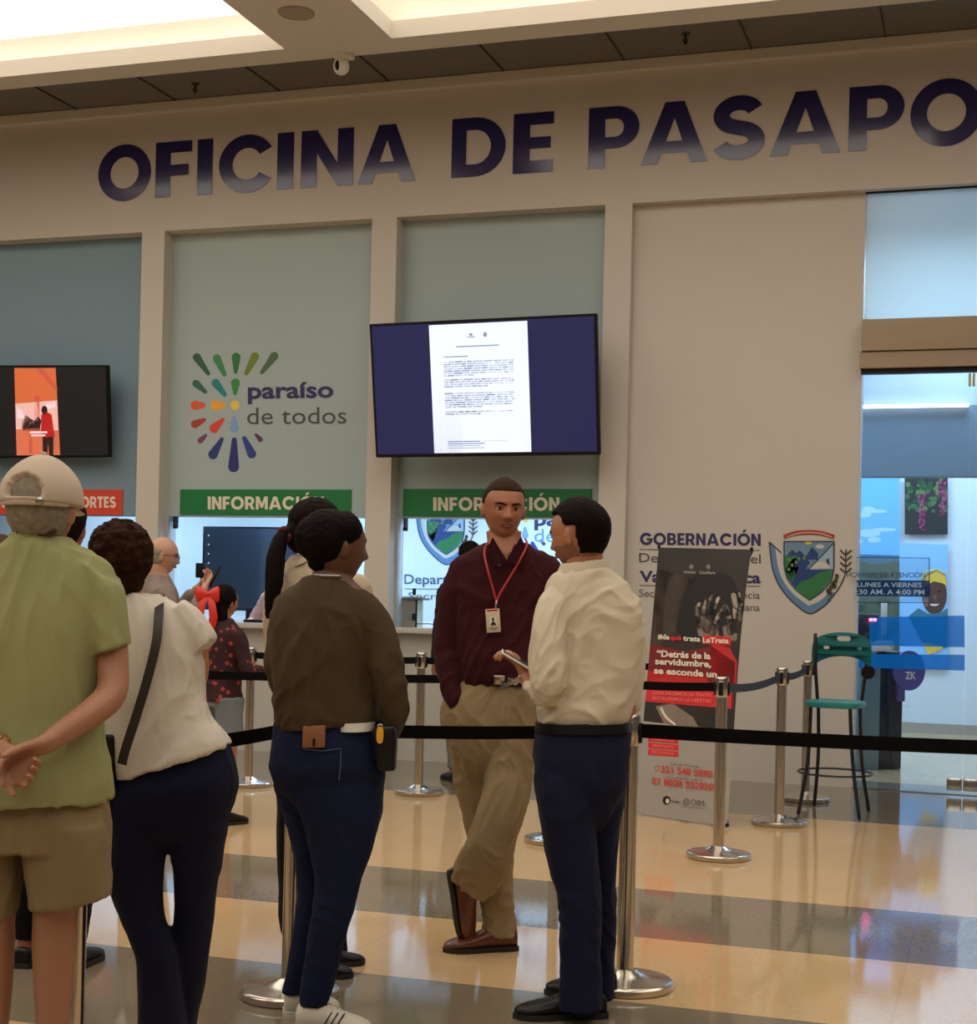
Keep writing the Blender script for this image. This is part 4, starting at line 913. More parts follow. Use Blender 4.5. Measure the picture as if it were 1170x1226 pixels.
for p in (TL, TR, BL+UP*.006, BR+UP*.006):
    b = B(); ellipsoid(b, p+UP*.004, RT*.012, FW*.012, UP*.014, 10); obj('corner_clip', b, M_BLACK, bn_)
# ================================================================== people
def skin(n, r, g, b): return mat('skin_'+n, S(r, g, b), .48, sss=.08, var=.06, vscale=12, bump=.04, bscale=220)
def cloth(n, r, g, b, rough=.85, **k): return mat(n, S(r, g, b), rough, spec=.12, bump=k.pop('bump', .12), bscale=k.pop('bscale', 260), var=k.pop('var', .06), vscale=k.pop('vscale', 7), sheen=.03, **k)
def hairm(n, r, g, b, st=(60, 60, 8)): return mat('hair_'+n, S(r, g, b), .62, spec=.05, bump=.3, bscale=2.2, var=.35, vscale=1.2, stretch=st)
M_EYEW = mat('eye_white', (.62, .58, .54), .25); M_IRIS = mat('dark_iris', (.02, .012, .008), .15); M_LIP = {}

def axes(yaw, tilt=0, roll=0):
    """yaw: heading of the face in the horizontal plane, 0 = away from the camera along FW, pi = towards it, + turns to the photo's right"""
    f = FW*math.cos(yaw)+RT*math.sin(yaw); f = f*math.cos(tilt)+UP*math.sin(tilt); r = f.cross(UP).normalized(); u = r.cross(f).normalized()
    r2 = r*math.cos(roll)+u*math.sin(roll); u2 = r2.cross(f).normalized()
    return r2, f, u2
def g_(x, c, s): return math.exp(-((x-c)/s)**2)
JAW = [.30]
def head_pt(lx, ly, lz, infl=0.0, feat=1.0):
    """unit direction -> head surface in metres (x side, y front, z up; eyes at z=0)"""
    w_, dp, hh = .0735, .096, (.118 if lz > 0 else .112)
    x, y, z = lx*w_, ly*dp, lz*hh
    t = max(0, -lz)
    x *= 1-JAW[0]*t**1.5-.04*max(0, lz)**2; 
    if lz > 0: x *= 1+.34*lz*(1-lz*lz); y *= 1+.12*lz*(1-lz*lz)
    if ly > 0: y *= 1-.10*t
    else: y *= 1-.30*t**1.3+.0
    y += .012*t*t*1.0
    if ly < 0: y -= .008*g_(lz, .35, .5)
    if feat and ly > 0:
        fr = max(0, ly)**.5
        dy = .0
        nz = (z+.014)
        prof = max(0, min(1, (.028-nz)/.048)) if nz > -.022 else max(0, 1-(-.022-nz)/.012)
        dy += .026*g_(x, 0, .0105+.004*prof)*max(0, prof)**1.2
        dy += .006*g_(z, -.034, .008)*g_(abs(x), .012, .008)
        dy -= .011*g_(abs(x), .031, .015)*g_(z, .0, .011)
        dy += .0055*g_(z, .023, .009)*g_(abs(x), .026, .022)
        dy += .004*g_(abs(x), .040, .018)*g_(z, -.026, .018)
        dy += .006*g_(z, -.0525, .0045)*g_(x, 0, .020)+.006*g_(z, -.062, .005)*g_(x, 0, .018)-.003*g_(z, -.0572, .003)*g_(x, 0, .022)
        dy -= .003*g_(z, -.072, .006)*g_(x, 0, .02)
        dy += .009*g_(z, -.092, .014)*g_(x, 0, .022)
        dy -= .004*g_(abs(x), .036, .014)*g_(z, -.058, .016)
        y += dy*fr*feat
    n = V((lx/w_, ly/dp, lz/hh)).normalized()
    return V((x, y, z))+n*infl
def head_grid(sc, infl=0.0, feat=1.0, nu=72, nv=56):
    for j in range(1, nv):
        th = math.pi*j/nv; row = []
        for i in range(nu):
            ph = 2*math.pi*i/nu; row.append(head_pt(math.sin(th)*math.cos(ph), math.sin(th)*math.sin(ph), math.cos(th), infl, feat)*sc)
        yield row
def head_piece(bm, c, A, sc=1.0, ears=True):
    r, f, u = A; T = lambda p: c+r*p.x+f*p.y+u*p.z
    rings_loft(bm, [[T(p) for p in row] for row in head_grid(sc)])
    if ears:
        for s in (-1, 1):
            e = T(V((s*.077, -.008, -.006))*sc); ax = (r*s*.5+f*-.35).normalized()
            ellipsoid(bm, e, (r*s*.9-f*.5).normalized()*.009*sc, (f*.9+r*s*.5).normalized()*.016*sc, (u-f*.2).normalized()*.029*sc, 14)
            ellipsoid(bm, e-u*.018*sc, r*.008*sc, f*.012*sc, u*.014*sc, 10)
def face_bits(par, c, A, sc, brow, lip=None, lid=None):
    r, f, u = A; T = lambda x, y, z: c+(r*x+f*y+u*z)*sc
    for s in (-1, 1):
        b = B(); ellipsoid(b, T(s*.031, .0735, .0), r*.0135*sc, f*.0125*sc, u*.0066*sc, 18); kidw('eye', b, M_EYEW, par)
        b = B(); ellipsoid(b, T(s*.031+gaze, .0825, .0), r*.0062*sc, f*.0045*sc, u*.0062*sc, 14); kidw('iris', b, M_IRIS, par)
        b = B(); tube(b, [tuple(T(s*.012, .0965, .0145)), tuple(T(s*.024, .0945, .0180)), tuple(T(s*.038, .085, .0205)), tuple(T(s*.048, .074, .016))], [.0034*sc, .0042*sc, .0038*sc, .002*sc], 8); kidw('eyebrow', b, brow, par)
        b = B(); tube(b, [tuple(T(s*.018, .081, .002)), tuple(T(s*.026, .0885, .0068)), tuple(T(s*.036, .0868, .0068)), tuple(T(s*.046, .076, .003))], .0022*sc, 8); kidw('eyelid', b, lid or brow, par)
    if lip:
        b = B(); tube(b, [tuple(T(-.027, .0755, -.0590)), tuple(T(-.013, .0885, -.0550)), tuple(T(0, .0920, -.0560)), tuple(T(.013, .0885, -.0550)), tuple(T(.027, .0755, -.0590))], [.002*sc, .0032*sc, .0035*sc, .0032*sc, .002*sc], 8)
        tube(b, [tuple(T(-.022, .0765, -.0610)), tuple(T(-.010, .0875, -.0635)), tuple(T(0, .0905, -.0645)), tuple(T(.010, .0875, -.0635)), tuple(T(.022, .0765, -.0610))], [.002*sc, .004*sc, .0048*sc, .004*sc, .002*sc], 8); kidw('lips', b, lip, par)
gaze = 0.0
def kidw(name, bm, m, par, smooth=True):      # child built in world coordinates
    o = obj(name, bm, m, None, smooth); o.parent = par; o.matrix_parent_inverse = Matrix.Translation(-par.location); return o
def kidb(name, bm, m, par, **k):
    o = blob(name, bm, m, None, **k); o.parent = par; o.matrix_parent_inverse = Matrix.Translation(-par.location); return o
def hair_cap(par, c, A, sc, m, keep, thick=.008, noise_=.002, name='hair', vox=.0045):
    """close-cropped hair: the part of the skull for which keep(local point) is true, thickened"""
    r, f, u = A; b = B(); rows = [row for row in head_grid(sc, 0, 0)]; n = len(rows[0])
    topp = head_pt(0, 0, 1, 0, 0)*sc
    vs = []
    for row in rows:
        l = []
        for p in row:
            q = p/sc; th = thick*max(0, min(1, keep(q))); nn = V((q.x/.0735**2, q.y/.096**2, q.z/.115**2)).normalized()
            h = (th-.004 if keep(q) <= 0 else th+noise_*noise.noise(q*90))
            l.append(p+nn*(h*sc if keep(q) > 0 else -.006*sc))
        vs.append(l)
    W = lambda p: c+r*p.x+f*p.y+u*p.z
    rings_loft(b, [[W(p) for p in l] for l in vs])
    return kidb(name, b, m, par, voxel=vox, smooth=1)

class Person:
    def __init__(s, label, D, base_px, cat='person', group=None):
        s.D = D; s.k = D/F_PX; s.p = empty('person', at(base_px[0], base_px[1], D), label, cat, group); s.p.location.z = 0
    def pt(s, x, y, d=0.0):                       # pixel + offset in depth (m, + = farther)
        return at(x, y, s.D)+FW*d + (ray(x, y)-FW)*d
    def loft(s, bm, secs, k=1.0, kd=None, n=32, e=.85, sm=4):
        """secs: (xl, xr, y, depth_offset, half_depth) or (xl, yl, xr, yr, d, hd); k shrinks"""
        S_ = [(q[0], q[2], q[1], q[2], q[3], q[4]) if len(q) == 5 else q for q in secs]
        if sm > 1: S_ = spline(S_, sm)
        rs = []
        for xl, yl, xr, yr, d, hd in S_:
            a, c = s.pt(xl, yl, d), s.pt(xr, yr, d); m_ = (a+c)/2; rs.append(ring(m_, (c-a)/2*k, FW*hd*(kd or k), n, e))
        rings_loft(bm, rs)
    def tube(s, bm, pts, sm=4, k=1.0, flat=1.0, n=16):
        """pts: (x, y, d, radius in px)"""
        q = spline(pts, sm) if sm > 1 else pts
        tube(bm, [tuple(s.pt(a[0], a[1], a[2])) for a in q], [a[3]*s.k*k for a in q], n, flat=flat)
    def w(s): return s.k

def hand(bm, wrist, d, nrm, side, size=1.0, curl=(.5, .6, .7, .8), thumb=(.6, .3), spread=.12, rad=.0085):
    """d: wrist->fingers, nrm: palm faces this way, side: thumb side"""
    d = d.normalized(); side = (side-d*side.dot(d)).normalized(); nrm = (nrm-d*nrm.dot(d)-side*nrm.dot(side)).normalized(); S_ = size
    rs = []
    for t, w_, h_ in ((-.02, .026, .019), (.0, .027, .018), (.03, .036, .016), (.06, .041, .014), (.085, .042, .012), (.095, .036, .009)):
        rs.append(ring(wrist+d*t*S_, side*w_*S_, nrm*h_*S_, 18, .75))
    rings_loft(bm, rs)
    for i, (off, L) in enumerate(((.030, .070), (.010, .079), (-.011, .073), (-.030, .057))):
        p = wrist+d*.084*S_+side*off*S_; dr = (d+side*(off*spread*12)*.5).normalized(); pts = [p-dr*.015*S_, p]; a = 0
        for seg, fr in enumerate((.45, .30, .25)):
            a += curl[i]*(.75, 1.0, .7)[seg]; q = dr*math.cos(a)+nrm*math.sin(a); p = p+q*L*fr*S_; pts.append(p)
        tube(bm, [tuple(v) for v in pts], [rad*S_*1.05, rad*S_*1.05, rad*S_, rad*S_*.93, rad*S_*.8], 10)
    p = wrist+d*.022*S_+side*.026*S_; a = thumb[0]; q = (d*math.cos(a)+side*math.sin(a)).normalized(); pts = [p-side*.012*S_, p]
    for seg, fr in enumerate((.040, .032, .026)):
        p = p+(q+nrm*thumb[1]*(.5+seg*.5)).normalized()*fr*S_; q = (q+d*.25).normalized(); pts.append(p)
    tube(bm, [tuple(v) for v in pts], [.013*S_, .0135*S_, .0115*S_, .0105*S_, .0085*S_], 10)

def shoe(par, heel, toe, m, msole, w_=.048, h=.075, top=.10, up=UP, laces=None, name='shoe', open_r=.042):
    """heel/toe: points on the ground"""
    L = (toe-heel).length; d = (toe-heel)/L; sd = d.cross(up).normalized()
    prof = [(0.0, .72, .80), (.03, .84, .95), (.10, .92, 1.0), (.22, .90, 1.02), (.34, .88, .98), (.46, .92, .86), (.58, 1.0, .72), (.72, 1.06, .60), (.84, .98, .50), (.93, .76, .40), (.985, .42, .28)]
    b = B(); rs = []
    for t, ww, hh in prof:
        hz = h*hh; c = heel+d*(t*L); rr_ = []
        for k in range(24):
            a = 2*math.pi*k/24; x = math.cos(a); z = math.sin(a)
            xx = math.copysign(abs(x)**.7, x)*w_*ww*(1 if z < 0 else 1-.25*z); zz = hz*.5+ (math.copysign(abs(z)**.75, z))*hz*.5
            rr_.append(c+sd*xx+up*(zz+.012))
        rs.append(rr_)
    rings_loft(b, rs); o = kidb(name, b, m, par, voxel=.004, smooth=3)
    b = B(); out = []
    for t, ww, hh in prof: out.append((t, w_*ww*1.06+.001))
    lft = [heel+d*(t*L*1.0-.004)+sd*a for t, a in out]; rgt = [heel+d*(t*L-.004)-sd*a for t, a in out]
    loop = lft+[heel+d*(L*1.01)]+rgt[::-1]; vs0 = [b.verts.new(p) for p in loop]; vs1 = [b.verts.new(p+up*.02) for p in loop]
    b.faces.new(vs0); b.faces.new(vs1[::-1]); n = len(loop)
    for i in range(n): b.faces.new((vs0[i], vs0[(i+1) % n], vs1[(i+1) % n], vs1[i]))
    kidw('sole', b, msole, par)
    if laces:
        for k in range(5):
            t = .40+k*.06; c = heel+d*(t*L)+up*(h*(.92-.38*(k/4))+.014); b = B(); s_ = 1 if k % 2 else -1
            tube(b, [tuple(c-sd*.022-d*.008*s_-up*.006), tuple(c+up*.004), tuple(c+sd*.022+d*.008*s_-up*.006)], .0028, 6); kidw('lace', b, laces, par)
    return o

M_SOLE = mat('dark_rubber', (.015, .013, .012), .6); M_BLKLEATHER = mat('black_leather', (.008, .007, .008), .35, spec=.3)
M_DENIM = mat('dark_indigo_denim', S(18, 27, 58), .8, spec=.2, bump=.15, bscale=320, var=.35, vscale=5)

# ---------------------------------------------------------------- the man in the cap, hands clasped behind his back
P_ = Person('man in beige cap, green T-shirt and khaki shorts, hands clasped behind his back', 4.0, (48, 1350))
sk = skin('tan', 164, 116, 90); k_ = P_.k
A_ = axes(.12, -.05); hc = P_.pt(50, 612, 0)
b = B(); head_piece(b, hc, A_, 1.06)
P_.loft(b, [(22, 66, 628, .01, .06), (19, 68, 645, .0, .062), (10, 80, 662, .0, .06), (-20, 112, 690, .0, .07), (-36, 122, 730, .01, .09), (-44, 128, 780, .01, .11), (-34, 116, 850, .01, .11), (-36, 118, 920, .01, .115), (-40, 122, 975, .01, .12)])
P_.loft(b, [(42, 120, 960, .01, .10), (40, 112, 1030, .01, .085), (41, 93, 1090, .0, .062), (40, 91, 1130, .015, .064), (43, 84, 1200, .02, .055), (46, 77, 1270, .02, .043), (48, 73, 1335, .02, .036)])
P_.loft(b, [(-40, 38, 960, .01, .10), (-36, 30, 1030, .01, .085), (-36, 17, 1095, .0, .062), (-35, 16, 1130, .015, .064), (-34, 12, 1200, .02, .055), (-30, 4, 1270, .02, .043), (-28, -2, 1335, .02, .036)])
P_.tube(b, [(112, 712, .0, 15), (130, 760, -.01, 20), (135, 800, -.03, 19), (133, 830, -.06, 18.5), (112, 852, -.12, 17), (78, 875, -.18, 14), (52, 893, -.21, 11.5)])
P_.tube(b, [(-24, 712, .0, 15), (-41, 760, -.01, 20), (-47, 805, -.03, 19), (-45, 840, -.06, 18.5), (-30, 865, -.13, 16), (-12, 884, -.19, 13), (0, 894, -.215, 11.5)])
w1 = P_.pt(54, 890, -.212); hand(b, w1, P_.pt(18, 908, -.25)-w1, P_.pt(26, 940, -.21)-P_.pt(40, 898, -.23), -FW+UP*.4, 1.02, curl=(.35, .5, .6, .7), thumb=(.5, .1), rad=.0088)
w2 = P_.pt(0, 900, -.225); hand(b, w2, P_.pt(34, 926, -.25)-w2, P_.pt(30, 905, -.22)-P_.pt(15, 945, -.25)+FW*.0, -FW*.3+RT*.4-UP*.6, 1.02, curl=(.55, .65, .7, .8), thumb=(.45, .2), rad=.0088)
kidb('body', b, sk, P_.p, voxel=.0042, smooth=3)
shirt = cloth('olive_green_jersey', 148, 150, 106)
b = B(); P_.loft(b, [(16, 73, 640, .0, .066), (-2, 92, 652, .0, .085), (-30, 122, 667, .0, .095), (-46, 138, 690, .0, .11), (-52, 136, 740, .0, .135), (-50, 124, 800, .0, .145), (-44, 121, 860, .0, .145), (-47, 129, 910, .0, .158), (-50, 132, 940, .0, .168), (-51, 132, 959, .0, .172)], sm=5)
P_.loft(b, [(96, 662, 133, 690, .0, .085), (102, 705, 147, 700, .0, .085), (108, 745, 153, 735, -.01, .082), (113, 770, 156, 758, -.015, .08), (116, 786, 158, 772, -.018, .08)], sm=3)
P_.loft(b, [(-44, 690, -5, 662, .0, .085), (-54, 700, -10, 705, .0, .085), (-60, 735, -16, 745, -.01, .082), (-65, 772, -22, 786, -.018, .08)], sm=3)
kidb('t_shirt', b, shirt, P_.p, voxel=.006, smooth=8, fold=.010, fscale=(7, 7, 2.6), seed=1)
b = B(); rr0 = [ring((P_.pt(17, 641, 0)+P_.pt(72, 641, 0))/2+UP*dz, RT*.066*kk, FW*.070*kk, 32) for dz, kk in ((-.008, 1.06), (.002, 1.06), (.006, 1.0), (-.006, .97))]; rings_loft(b, rr0); kidw('neckband', b, shirt, P_.p)
khaki = cloth('khaki_cotton', 134, 116, 86)
b = B(); P_.loft(b, [(-40, 120, 935, .0, .12), (-45, 127, 965, .0, .138), (-48, 130, 985, .0, .145), (-49, 131, 1015, .0, .14)])
P_.loft(b, [(30, 130, 985, .0, .135), (31, 131, 1030, .0, .125), (35, 132, 1060, .0, .115), (37, 1085, 132, 1074, .0, .11)]); P_.loft(b, [(-48, 30, 985, .0, .135), (-50, 27, 1030, .0, .125), (-51, 22, 1065, .0, .115), (-52, 1080, 17, 1096, .0, .11)])
kidb('shorts', b, khaki, P_.p, voxel=.006, smooth=5, fold=.009, fscale=(9, 9, 3), seed=4)
capm = cloth('beige_cap_twill', 190, 174, 158, bump=.08)
def capkeep(q): return 1.0 if (q.z > .005-.18*q.y*0+.0 and not (q.y < -.02 and q.z < .066 and q.z > .012 and (q.x/.028)**2+((q.z-.022)/.042)**2 < 1)) else -1
hair_cap(P_.p, hc+UP*.0, A_, 1.075, capm, lambda q: 1.0 if (q.z > .010+.16*min(0, q.y)*-.0 and not (q.y < 0 and ((q.x)/.038)**2+((q.z-.024)/.046)**2 < 1 and q.z > .024)) else -1, thick=.020, noise_=0, name='cap', vox=.004)
r_, f_, u_ = A_; CT = lambda x, y, z: hc+(r_*x+f_*y+u_*z)*1.075
b = B(); tube(b, [tuple(CT(.090*math.sin(a), -.118*math.cos(a), .016-.004*math.cos(a))) for a in [(-1.15+2.3*i/14) for i in range(15)]], .0095, 8, flat=.35, ref=UP); kidw('adjustment_strap', b, capm, P_.p)
b = B(); obox(b, CT(.038, -.108, .014), r_*.012, f_*.006, u_*.008, bev=.002); kidw('buckle', b, M_CHROME, P_.p)
b = B(); ellipsoid(b, CT(0, -.005, .140), r_*.009, f_*.009, u_*.006, 12); kidw('cap_button', b, capm, P_.p)
b = B(); vs = []
for i in range(13):
    a = -1.1+2.2*i/12; base = CT(.078*math.sin(a), .09*math.cos(a), .018); tip = CT(.082*math.sin(a), .09*math.cos(a)+.075*math.cos(a)**.5, .004); vs.append((b.verts.new(base), b.verts.new(tip)))
for p, q in zip(vs, vs[1:]): b.faces.new((p[0], p[1], q[1], q[0]))
bmesh.ops.solidify(b, geom=b.faces[:], thickness=.004); kidw('visor', b, capm, P_.p)
hair_cap(P_.p, hc, A_, 1.06, hairm('grey', 134, 126, 112, (50, 50, 30)), lambda q: 1.0 if (q.z > -.062 and q.y < .005+.3*(q.z)) and abs(q.x) < .09 else -1, thick=.007, noise_=.004)
b = B(); b2 = [tuple(P_.pt(22+44*t, 636+4*math.sin(math.pi*t), -.065)) for t in [i/10 for i in range(11)]]; tube(b, b2, .006, 8); kidw('neck_shade', b, mat('dark_red_shade', S(70, 34, 26), .7), P_.p)  # shade band across the nape, put in as a thin dark tube
b = B(); wc = P_.pt(-2, 893, -.21); wd = (P_.pt(6, 900, -.22)-P_.pt(-12, 884, -.19)).normalized(); uu = wd.orthogonal().normalized(); vv = wd.cross(uu)
rings_loft(b, [ring(wc+wd*t, uu*.033*kk, vv*.030*kk, 24) for t, kk in ((-.008, .95), (-.006, 1.03), (.006, 1.03), (.008, .95))]); obox(b, wc-FW*.034, wd*.015, uu.cross(FW).normalized()*.015, FW*.005, bev=.003); kidw('wristwatch', b, mat('gold_metal', (.75, .55, .28), .2, 1), P_.p)
gx = P_.pt(60, 1350, 0); 
for px in (60, -14):
    g = V((P_.pt(px, 1340, 0).x, P_.pt(px, 1340, 0).y, 0)); shoe(P_.p, g-FW*.07, g+FW*.20, M_WHITE, M_WHITE, name='shoe')

# ---------------------------------------------------------------- woman in the white T-shirt
P_ = Person('woman with curly dark hair, white T-shirt, navy trousers and a black shoulder strap', 4.5, (195, 1285))
sk = skin('light', 186, 132, 104); A_ = axes(-.1, -.1, .05); hc = P_.pt(148, 668, 0)
b = B(); head_piece(b, hc, A_, .94)
P_.loft(b, [(130, 168, 690, .02, .05), (135, 172, 712, .01, .05), (130, 216, 745, .0, .06), (128, 228, 780, .0, .09), (128, 228, 830, .0, .10), (138, 248, 900, .0, .10), (152, 256, 950, .0, .11)])
P_.loft(b, [(140, 200, 950, -.02, .08), (146, 184, 1050, -.02, .05), (160, 190, 1110, -.03, .045), (172, 212, 1200, -.04, .04), (176, 204, 1270, -.03, .035)]); P_.loft(b, [(206, 268, 950, .03, .08), (218, 252, 1050, .03, .06), (216, 246, 1120, .05, .05), (212, 236, 1200, .06, .04), (208, 230, 1270, .07, .035)])
P_.tube(b, [(214, 748, .0, 11), (236, 772, .03, 12), (236, 815, .12, 12), (215, 800, .26, 10)]); P_.tube(b, [(126, 735, .0, 16), (124, 790, .03, 14), (132, 830, .12, 12), (150, 815, .24, 10)])
for px, sg_ in ((215, 1), (150, -1)):
    w0 = P_.pt(px, 808, .25); hand(b, w0, FW+UP*.1-RT*.3*sg_, -UP, -RT*sg_, .9)
kidb('body', b, sk, P_.p, voxel=.006, smooth=3)
wt = cloth('white_jersey', 208, 200, 190, bump=.06)
b = B(); P_.loft(b, [(150, 196, 712, .0, .062), (134, 214, 722, .0, .08), (116, 230, 734, .0, .095), (110, 240, 755, .0, .11), (112, 243, 790, .0, .125), (114, 245, 830, .0, .13), (120, 253, 858, .0, .13), (124, 896, 266, 872, .0, .135), (132, 916, 274, 882, .0, .14), (141, 934, 278, 890, .0, .145)], sm=5)
P_.loft(b, [(206, 738, 222, 718, .0, .07), (216, 760, 240, 736, .0, .075), (226, 778, 256, 756, .0, .072), (234, 786, 258, 766, .0, .068)], sm=3)
P_.loft(b, [(130, 722, 150, 738, .0, .07), (112, 740, 130, 760, .0, .07), (98, 764, 122, 782, .0, .068)], sm=3)
kidb('t_shirt', b, wt, P_.p, voxel=.0055, smooth=7, fold=.011, fscale=(6, 6, 3.2), seed=11)
navy = cloth('navy_knit_trousers', 20, 22, 44, var=.1)
b = B(); P_.loft(b, [(146, 926, 272, 888, .0, .118), (140, 940, 279, 905, .0, .13), (134, 952, 284, 928, .0, .145), (131, 968, 284, 948, .01, .15), (134, 990, 270, 986, .01, .13), (148, 1008, 254, 1006, .01, .09), (164, 1022, 238, 1020, .01, .05)])
P_.loft(b, [(134, 200, 960, .0, .11), (132, 200, 1000, -.005, .115), (133, 196, 1040, -.015, .105), (134, 195, 1063, -.025, .09), (144, 197, 1097, -.03, .085), (155, 205, 1122, -.035, .08), (164, 211, 1145, -.04, .075), (166, 216, 1180, -.04, .072), (166, 223, 1226, -.04, .075), (164, 227, 1275, -.04, .08)])
P_.loft(b, [(198, 276, 960, .01, .11), (204, 271, 1000, .02, .115), (208, 264, 1040, .03, .102), (209, 259, 1070, .035, .09), (209, 256, 1099, .045, .08), (207, 252, 1129, .05, .078), (208, 246, 1176, .06, .075), (208, 235, 1226, .065, .07), (206, 232, 1275, .07, .07)])
kidb('trousers', b, navy, P_.p, voxel=.0055, smooth=4, fold=.005, fscale=(8, 8, 3), seed=13)
b = B(); rh = random.Random(4); ch = P_.pt(145, 664, 0)
ellipsoid(b, ch, RT*.094, FW*.112, UP*.106, 28)
for k in range(240):
    v = V((rh.gauss(0, 1), rh.gauss(0, 1), rh.gauss(0, 1))).normalized()
    if v.z < -.75: continue
    p = ch+RT*v.x*.086+FW*(v.y*.1-.01)+UP*v.z*.097; r0 = rh.uniform(.009, .015); ellipsoid(b, p, RT*r0, FW*r0, UP*r0*1.2, 8)
ellipsoid(b, P_.pt(147, 697, -.01), RT*.062, FW*.08, UP*.045, 16)
kidb('hair', b, hairm('dark_brown', 44, 24, 14, (30, 30, 30)), P_.p, voxel=.0038, smooth=1, fold=.003, fscale=(40, 40, 40), seed=3)
b = B(); pts = [(192, 712, -.02), (190, 735, -.105), (187, 770, -.142), (176, 815, -.152), (163, 858, -.158), (150, 898, -.160), (146, 915, -.150)]
pl = [P_.pt(*q) for q in [tuple(x) for x in spline(pts, 5)]]; rs = []
for i, p in enumerate(pl):
    t = (pl[min(i+1, len(pl)-1)]-pl[max(i-1, 0)]).normalized(); sd = t.cross(FW).normalized()*.013; rs.append([p+sd-FW*.003, p+sd+FW*.004, p-sd+FW*.004, p-sd-FW*.003])
rings_loft(b, rs); kidw('shoulder_strap', b, mat('dark_brown_leather', S(42, 36, 34), .5), P_.p)
b = B(); P_.loft(b, [(122, 146, 878, -.06, .05), (121, 147, 905, -.05, .06), (122, 142, 950, -.03, .06), (124, 136, 985, -.02, .05), (127, 132, 1002, -.02, .03)]); hb = blob('handbag', b, M_BLKLEATHER, None, voxel=.006, smooth=3, fold=.004, seed=2)
tag(hb, 'black shoulder bag hanging at the hip of the woman in the white T-shirt', 'bag')
for px, d_ in ((196, -.04), (219, .07)):
    g = P_.pt(px, 1275, d_); g = V((g.x, g.y, 0)); shoe(P_.p, g-FW*.06, g+FW*.17, M_BLKLEATHER, M_SOLE, w_=.04)

# ---------------------------------------------------------------- person in brown sweatshirt and jeans
P_ = Person('person with tied-up black hair, brown sweatshirt, blue jeans and striped white sneakers', 5.0, (385, 1225))
sk = skin('brown', 96, 60, 44); A_ = axes(1.05, .0, 0); hc = P_.pt(404, 655, 0)
b = B(); head_piece(b, hc, A_, 1.0)
P_.loft(b, [(378, 418, 672, .02, .055), (372, 420, 690, .01, .06), (352, 436, 708, .0, .08), (336, 448, 740, .0, .10), (334, 448, 800, .0, .12), (338, 446, 860, .0, .13), (332, 452, 900, .0, .13)])
P_.loft(b, [(366, 450, 930, -.03, .085), (376, 440, 1020, -.03, .07), (378, 424, 1080, -.03, .06), (370, 408, 1140, -.03, .055), (368, 392, 1190, -.02, .034), (369, 392, 1212, -.01, .034)])
P_.loft(b, [(335, 400, 930, .13, .085), (356, 398, 1020, .15, .07), (358, 390, 1080, .16, .06), (350, 378, 1140, .16, .05), (342, 362, 1180, .17, .034), (341, 362, 1196, .18, .034)])
P_.tube(b, [(434, 726, -.02, 12), (454, 770, -.05, 13), (466, 820, -.07, 12), (470, 860, -.07, 10), (467, 880, -.06, 9)]); w0 = P_.pt(467, 884, -.02); hand(b, w0, -UP+FW*.3, -RT, FW, .95)
P_.tube(b, [(345, 722, .05, 15), (336, 780, .08, 14), (350, 830, .16, 12), (385, 815, .24, 9)]); w0 = P_.pt(390, 812, .25); hand(b, w0, RT, UP, FW, .95)
kidb('body', b, sk, P_.p, voxel=.0055, smooth=3)
sw = cloth('brown_fleece', 72, 58, 42, var=.08)
b = B(); P_.loft(b, [(368, 412, 691, .0, .070), (356, 424, 699, .0, .09), (336, 442, 714, .0, .115), (323, 450, 740, .0, .14), (320, 449, 772, .0, .155), (325, 447, 805, .0, .16), (328, 451, 835, .0, .16), (331, 874, 458, 858, .0, .155), (335, 872, 455, 866, .0, .145)], sm=5)
P_.tube(b, [(432, 722, -.02, 20), (450, 750, -.04, 21), (461, 785, -.06, 21), (467, 820, -.07, 20.5), (472, 850, -.07, 17.5), (469, 876, -.06, 13)])
P_.tube(b, [(345, 728, .04, 20), (338, 770, .06, 19), (338, 815, .10, 18), (362, 832, .18, 15)])
kidb('sweatshirt', b, sw, P_.p, voxel=.006, smooth=7, fold=.012, fscale=(6.5, 6.5, 4.2), seed=21)
b = B(); c_ = (P_.pt(369, 690, 0)+P_.pt(413, 692, 0))/2; rings_loft(b, [ring(c_+UP*dz, RT*.064*kk, FW*.072*kk, 32) for dz, kk in ((-.012, 1.05), (.0, 1.05), (.004, 1.0), (-.01, .97))]); kidw('collar', b, sw, P_.p)
b = B(); rings_loft(b, [ring(c_+UP*dz+RT*.006, RT*.058*kk, FW*.066*kk, 32) for dz, kk in ((-.012, 1.0), (.006, 1.0), (.008, .96), (-.01, .94))]); P_.loft(b, [(398, 453, 862, -.0, .146), (400, 452, 872, -.0, .146)], sm=1); kidw('undershirt', b, M_WHITE, P_.p)
b = B(); P_.loft(b, [(330, 456, 862, .0, .135), (325, 461, 888, .0, .145), (323, 462, 920, .0, .15), (333, 459, 942, .01, .135), (352, 446, 962, .01, .10), (372, 430, 980, .01, .05)])
P_.loft(b, [(340, 461, 915, .0, .13), (350, 459, 950, -.01, .13), (362, 456, 979, -.03, .105), (370, 446, 1015, -.03, .095), (377, 433, 1051, -.03, .085), (374, 424, 1085, -.03, .078), (368, 414, 1125, -.03, .07), (362, 403, 1165, -.025, .06), (359, 393, 1203, -.02, .05)])
P_.loft(b, [(328, 415, 915, .06, .10), (330, 410, 945, .10, .10), (342, 404, 980, .13, .095), (353, 400, 1030, .15, .085), (355, 396, 1080, .16, .075), (349, 384, 1130, .165, .062), (342, 370, 1170, .17, .052), (338, 366, 1188, .175, .046)])
kidb('jeans', b, M_DENIM, P_.p, voxel=.0052, smooth=3, fold=.005, fscale=(9, 9, 6), seed=23)
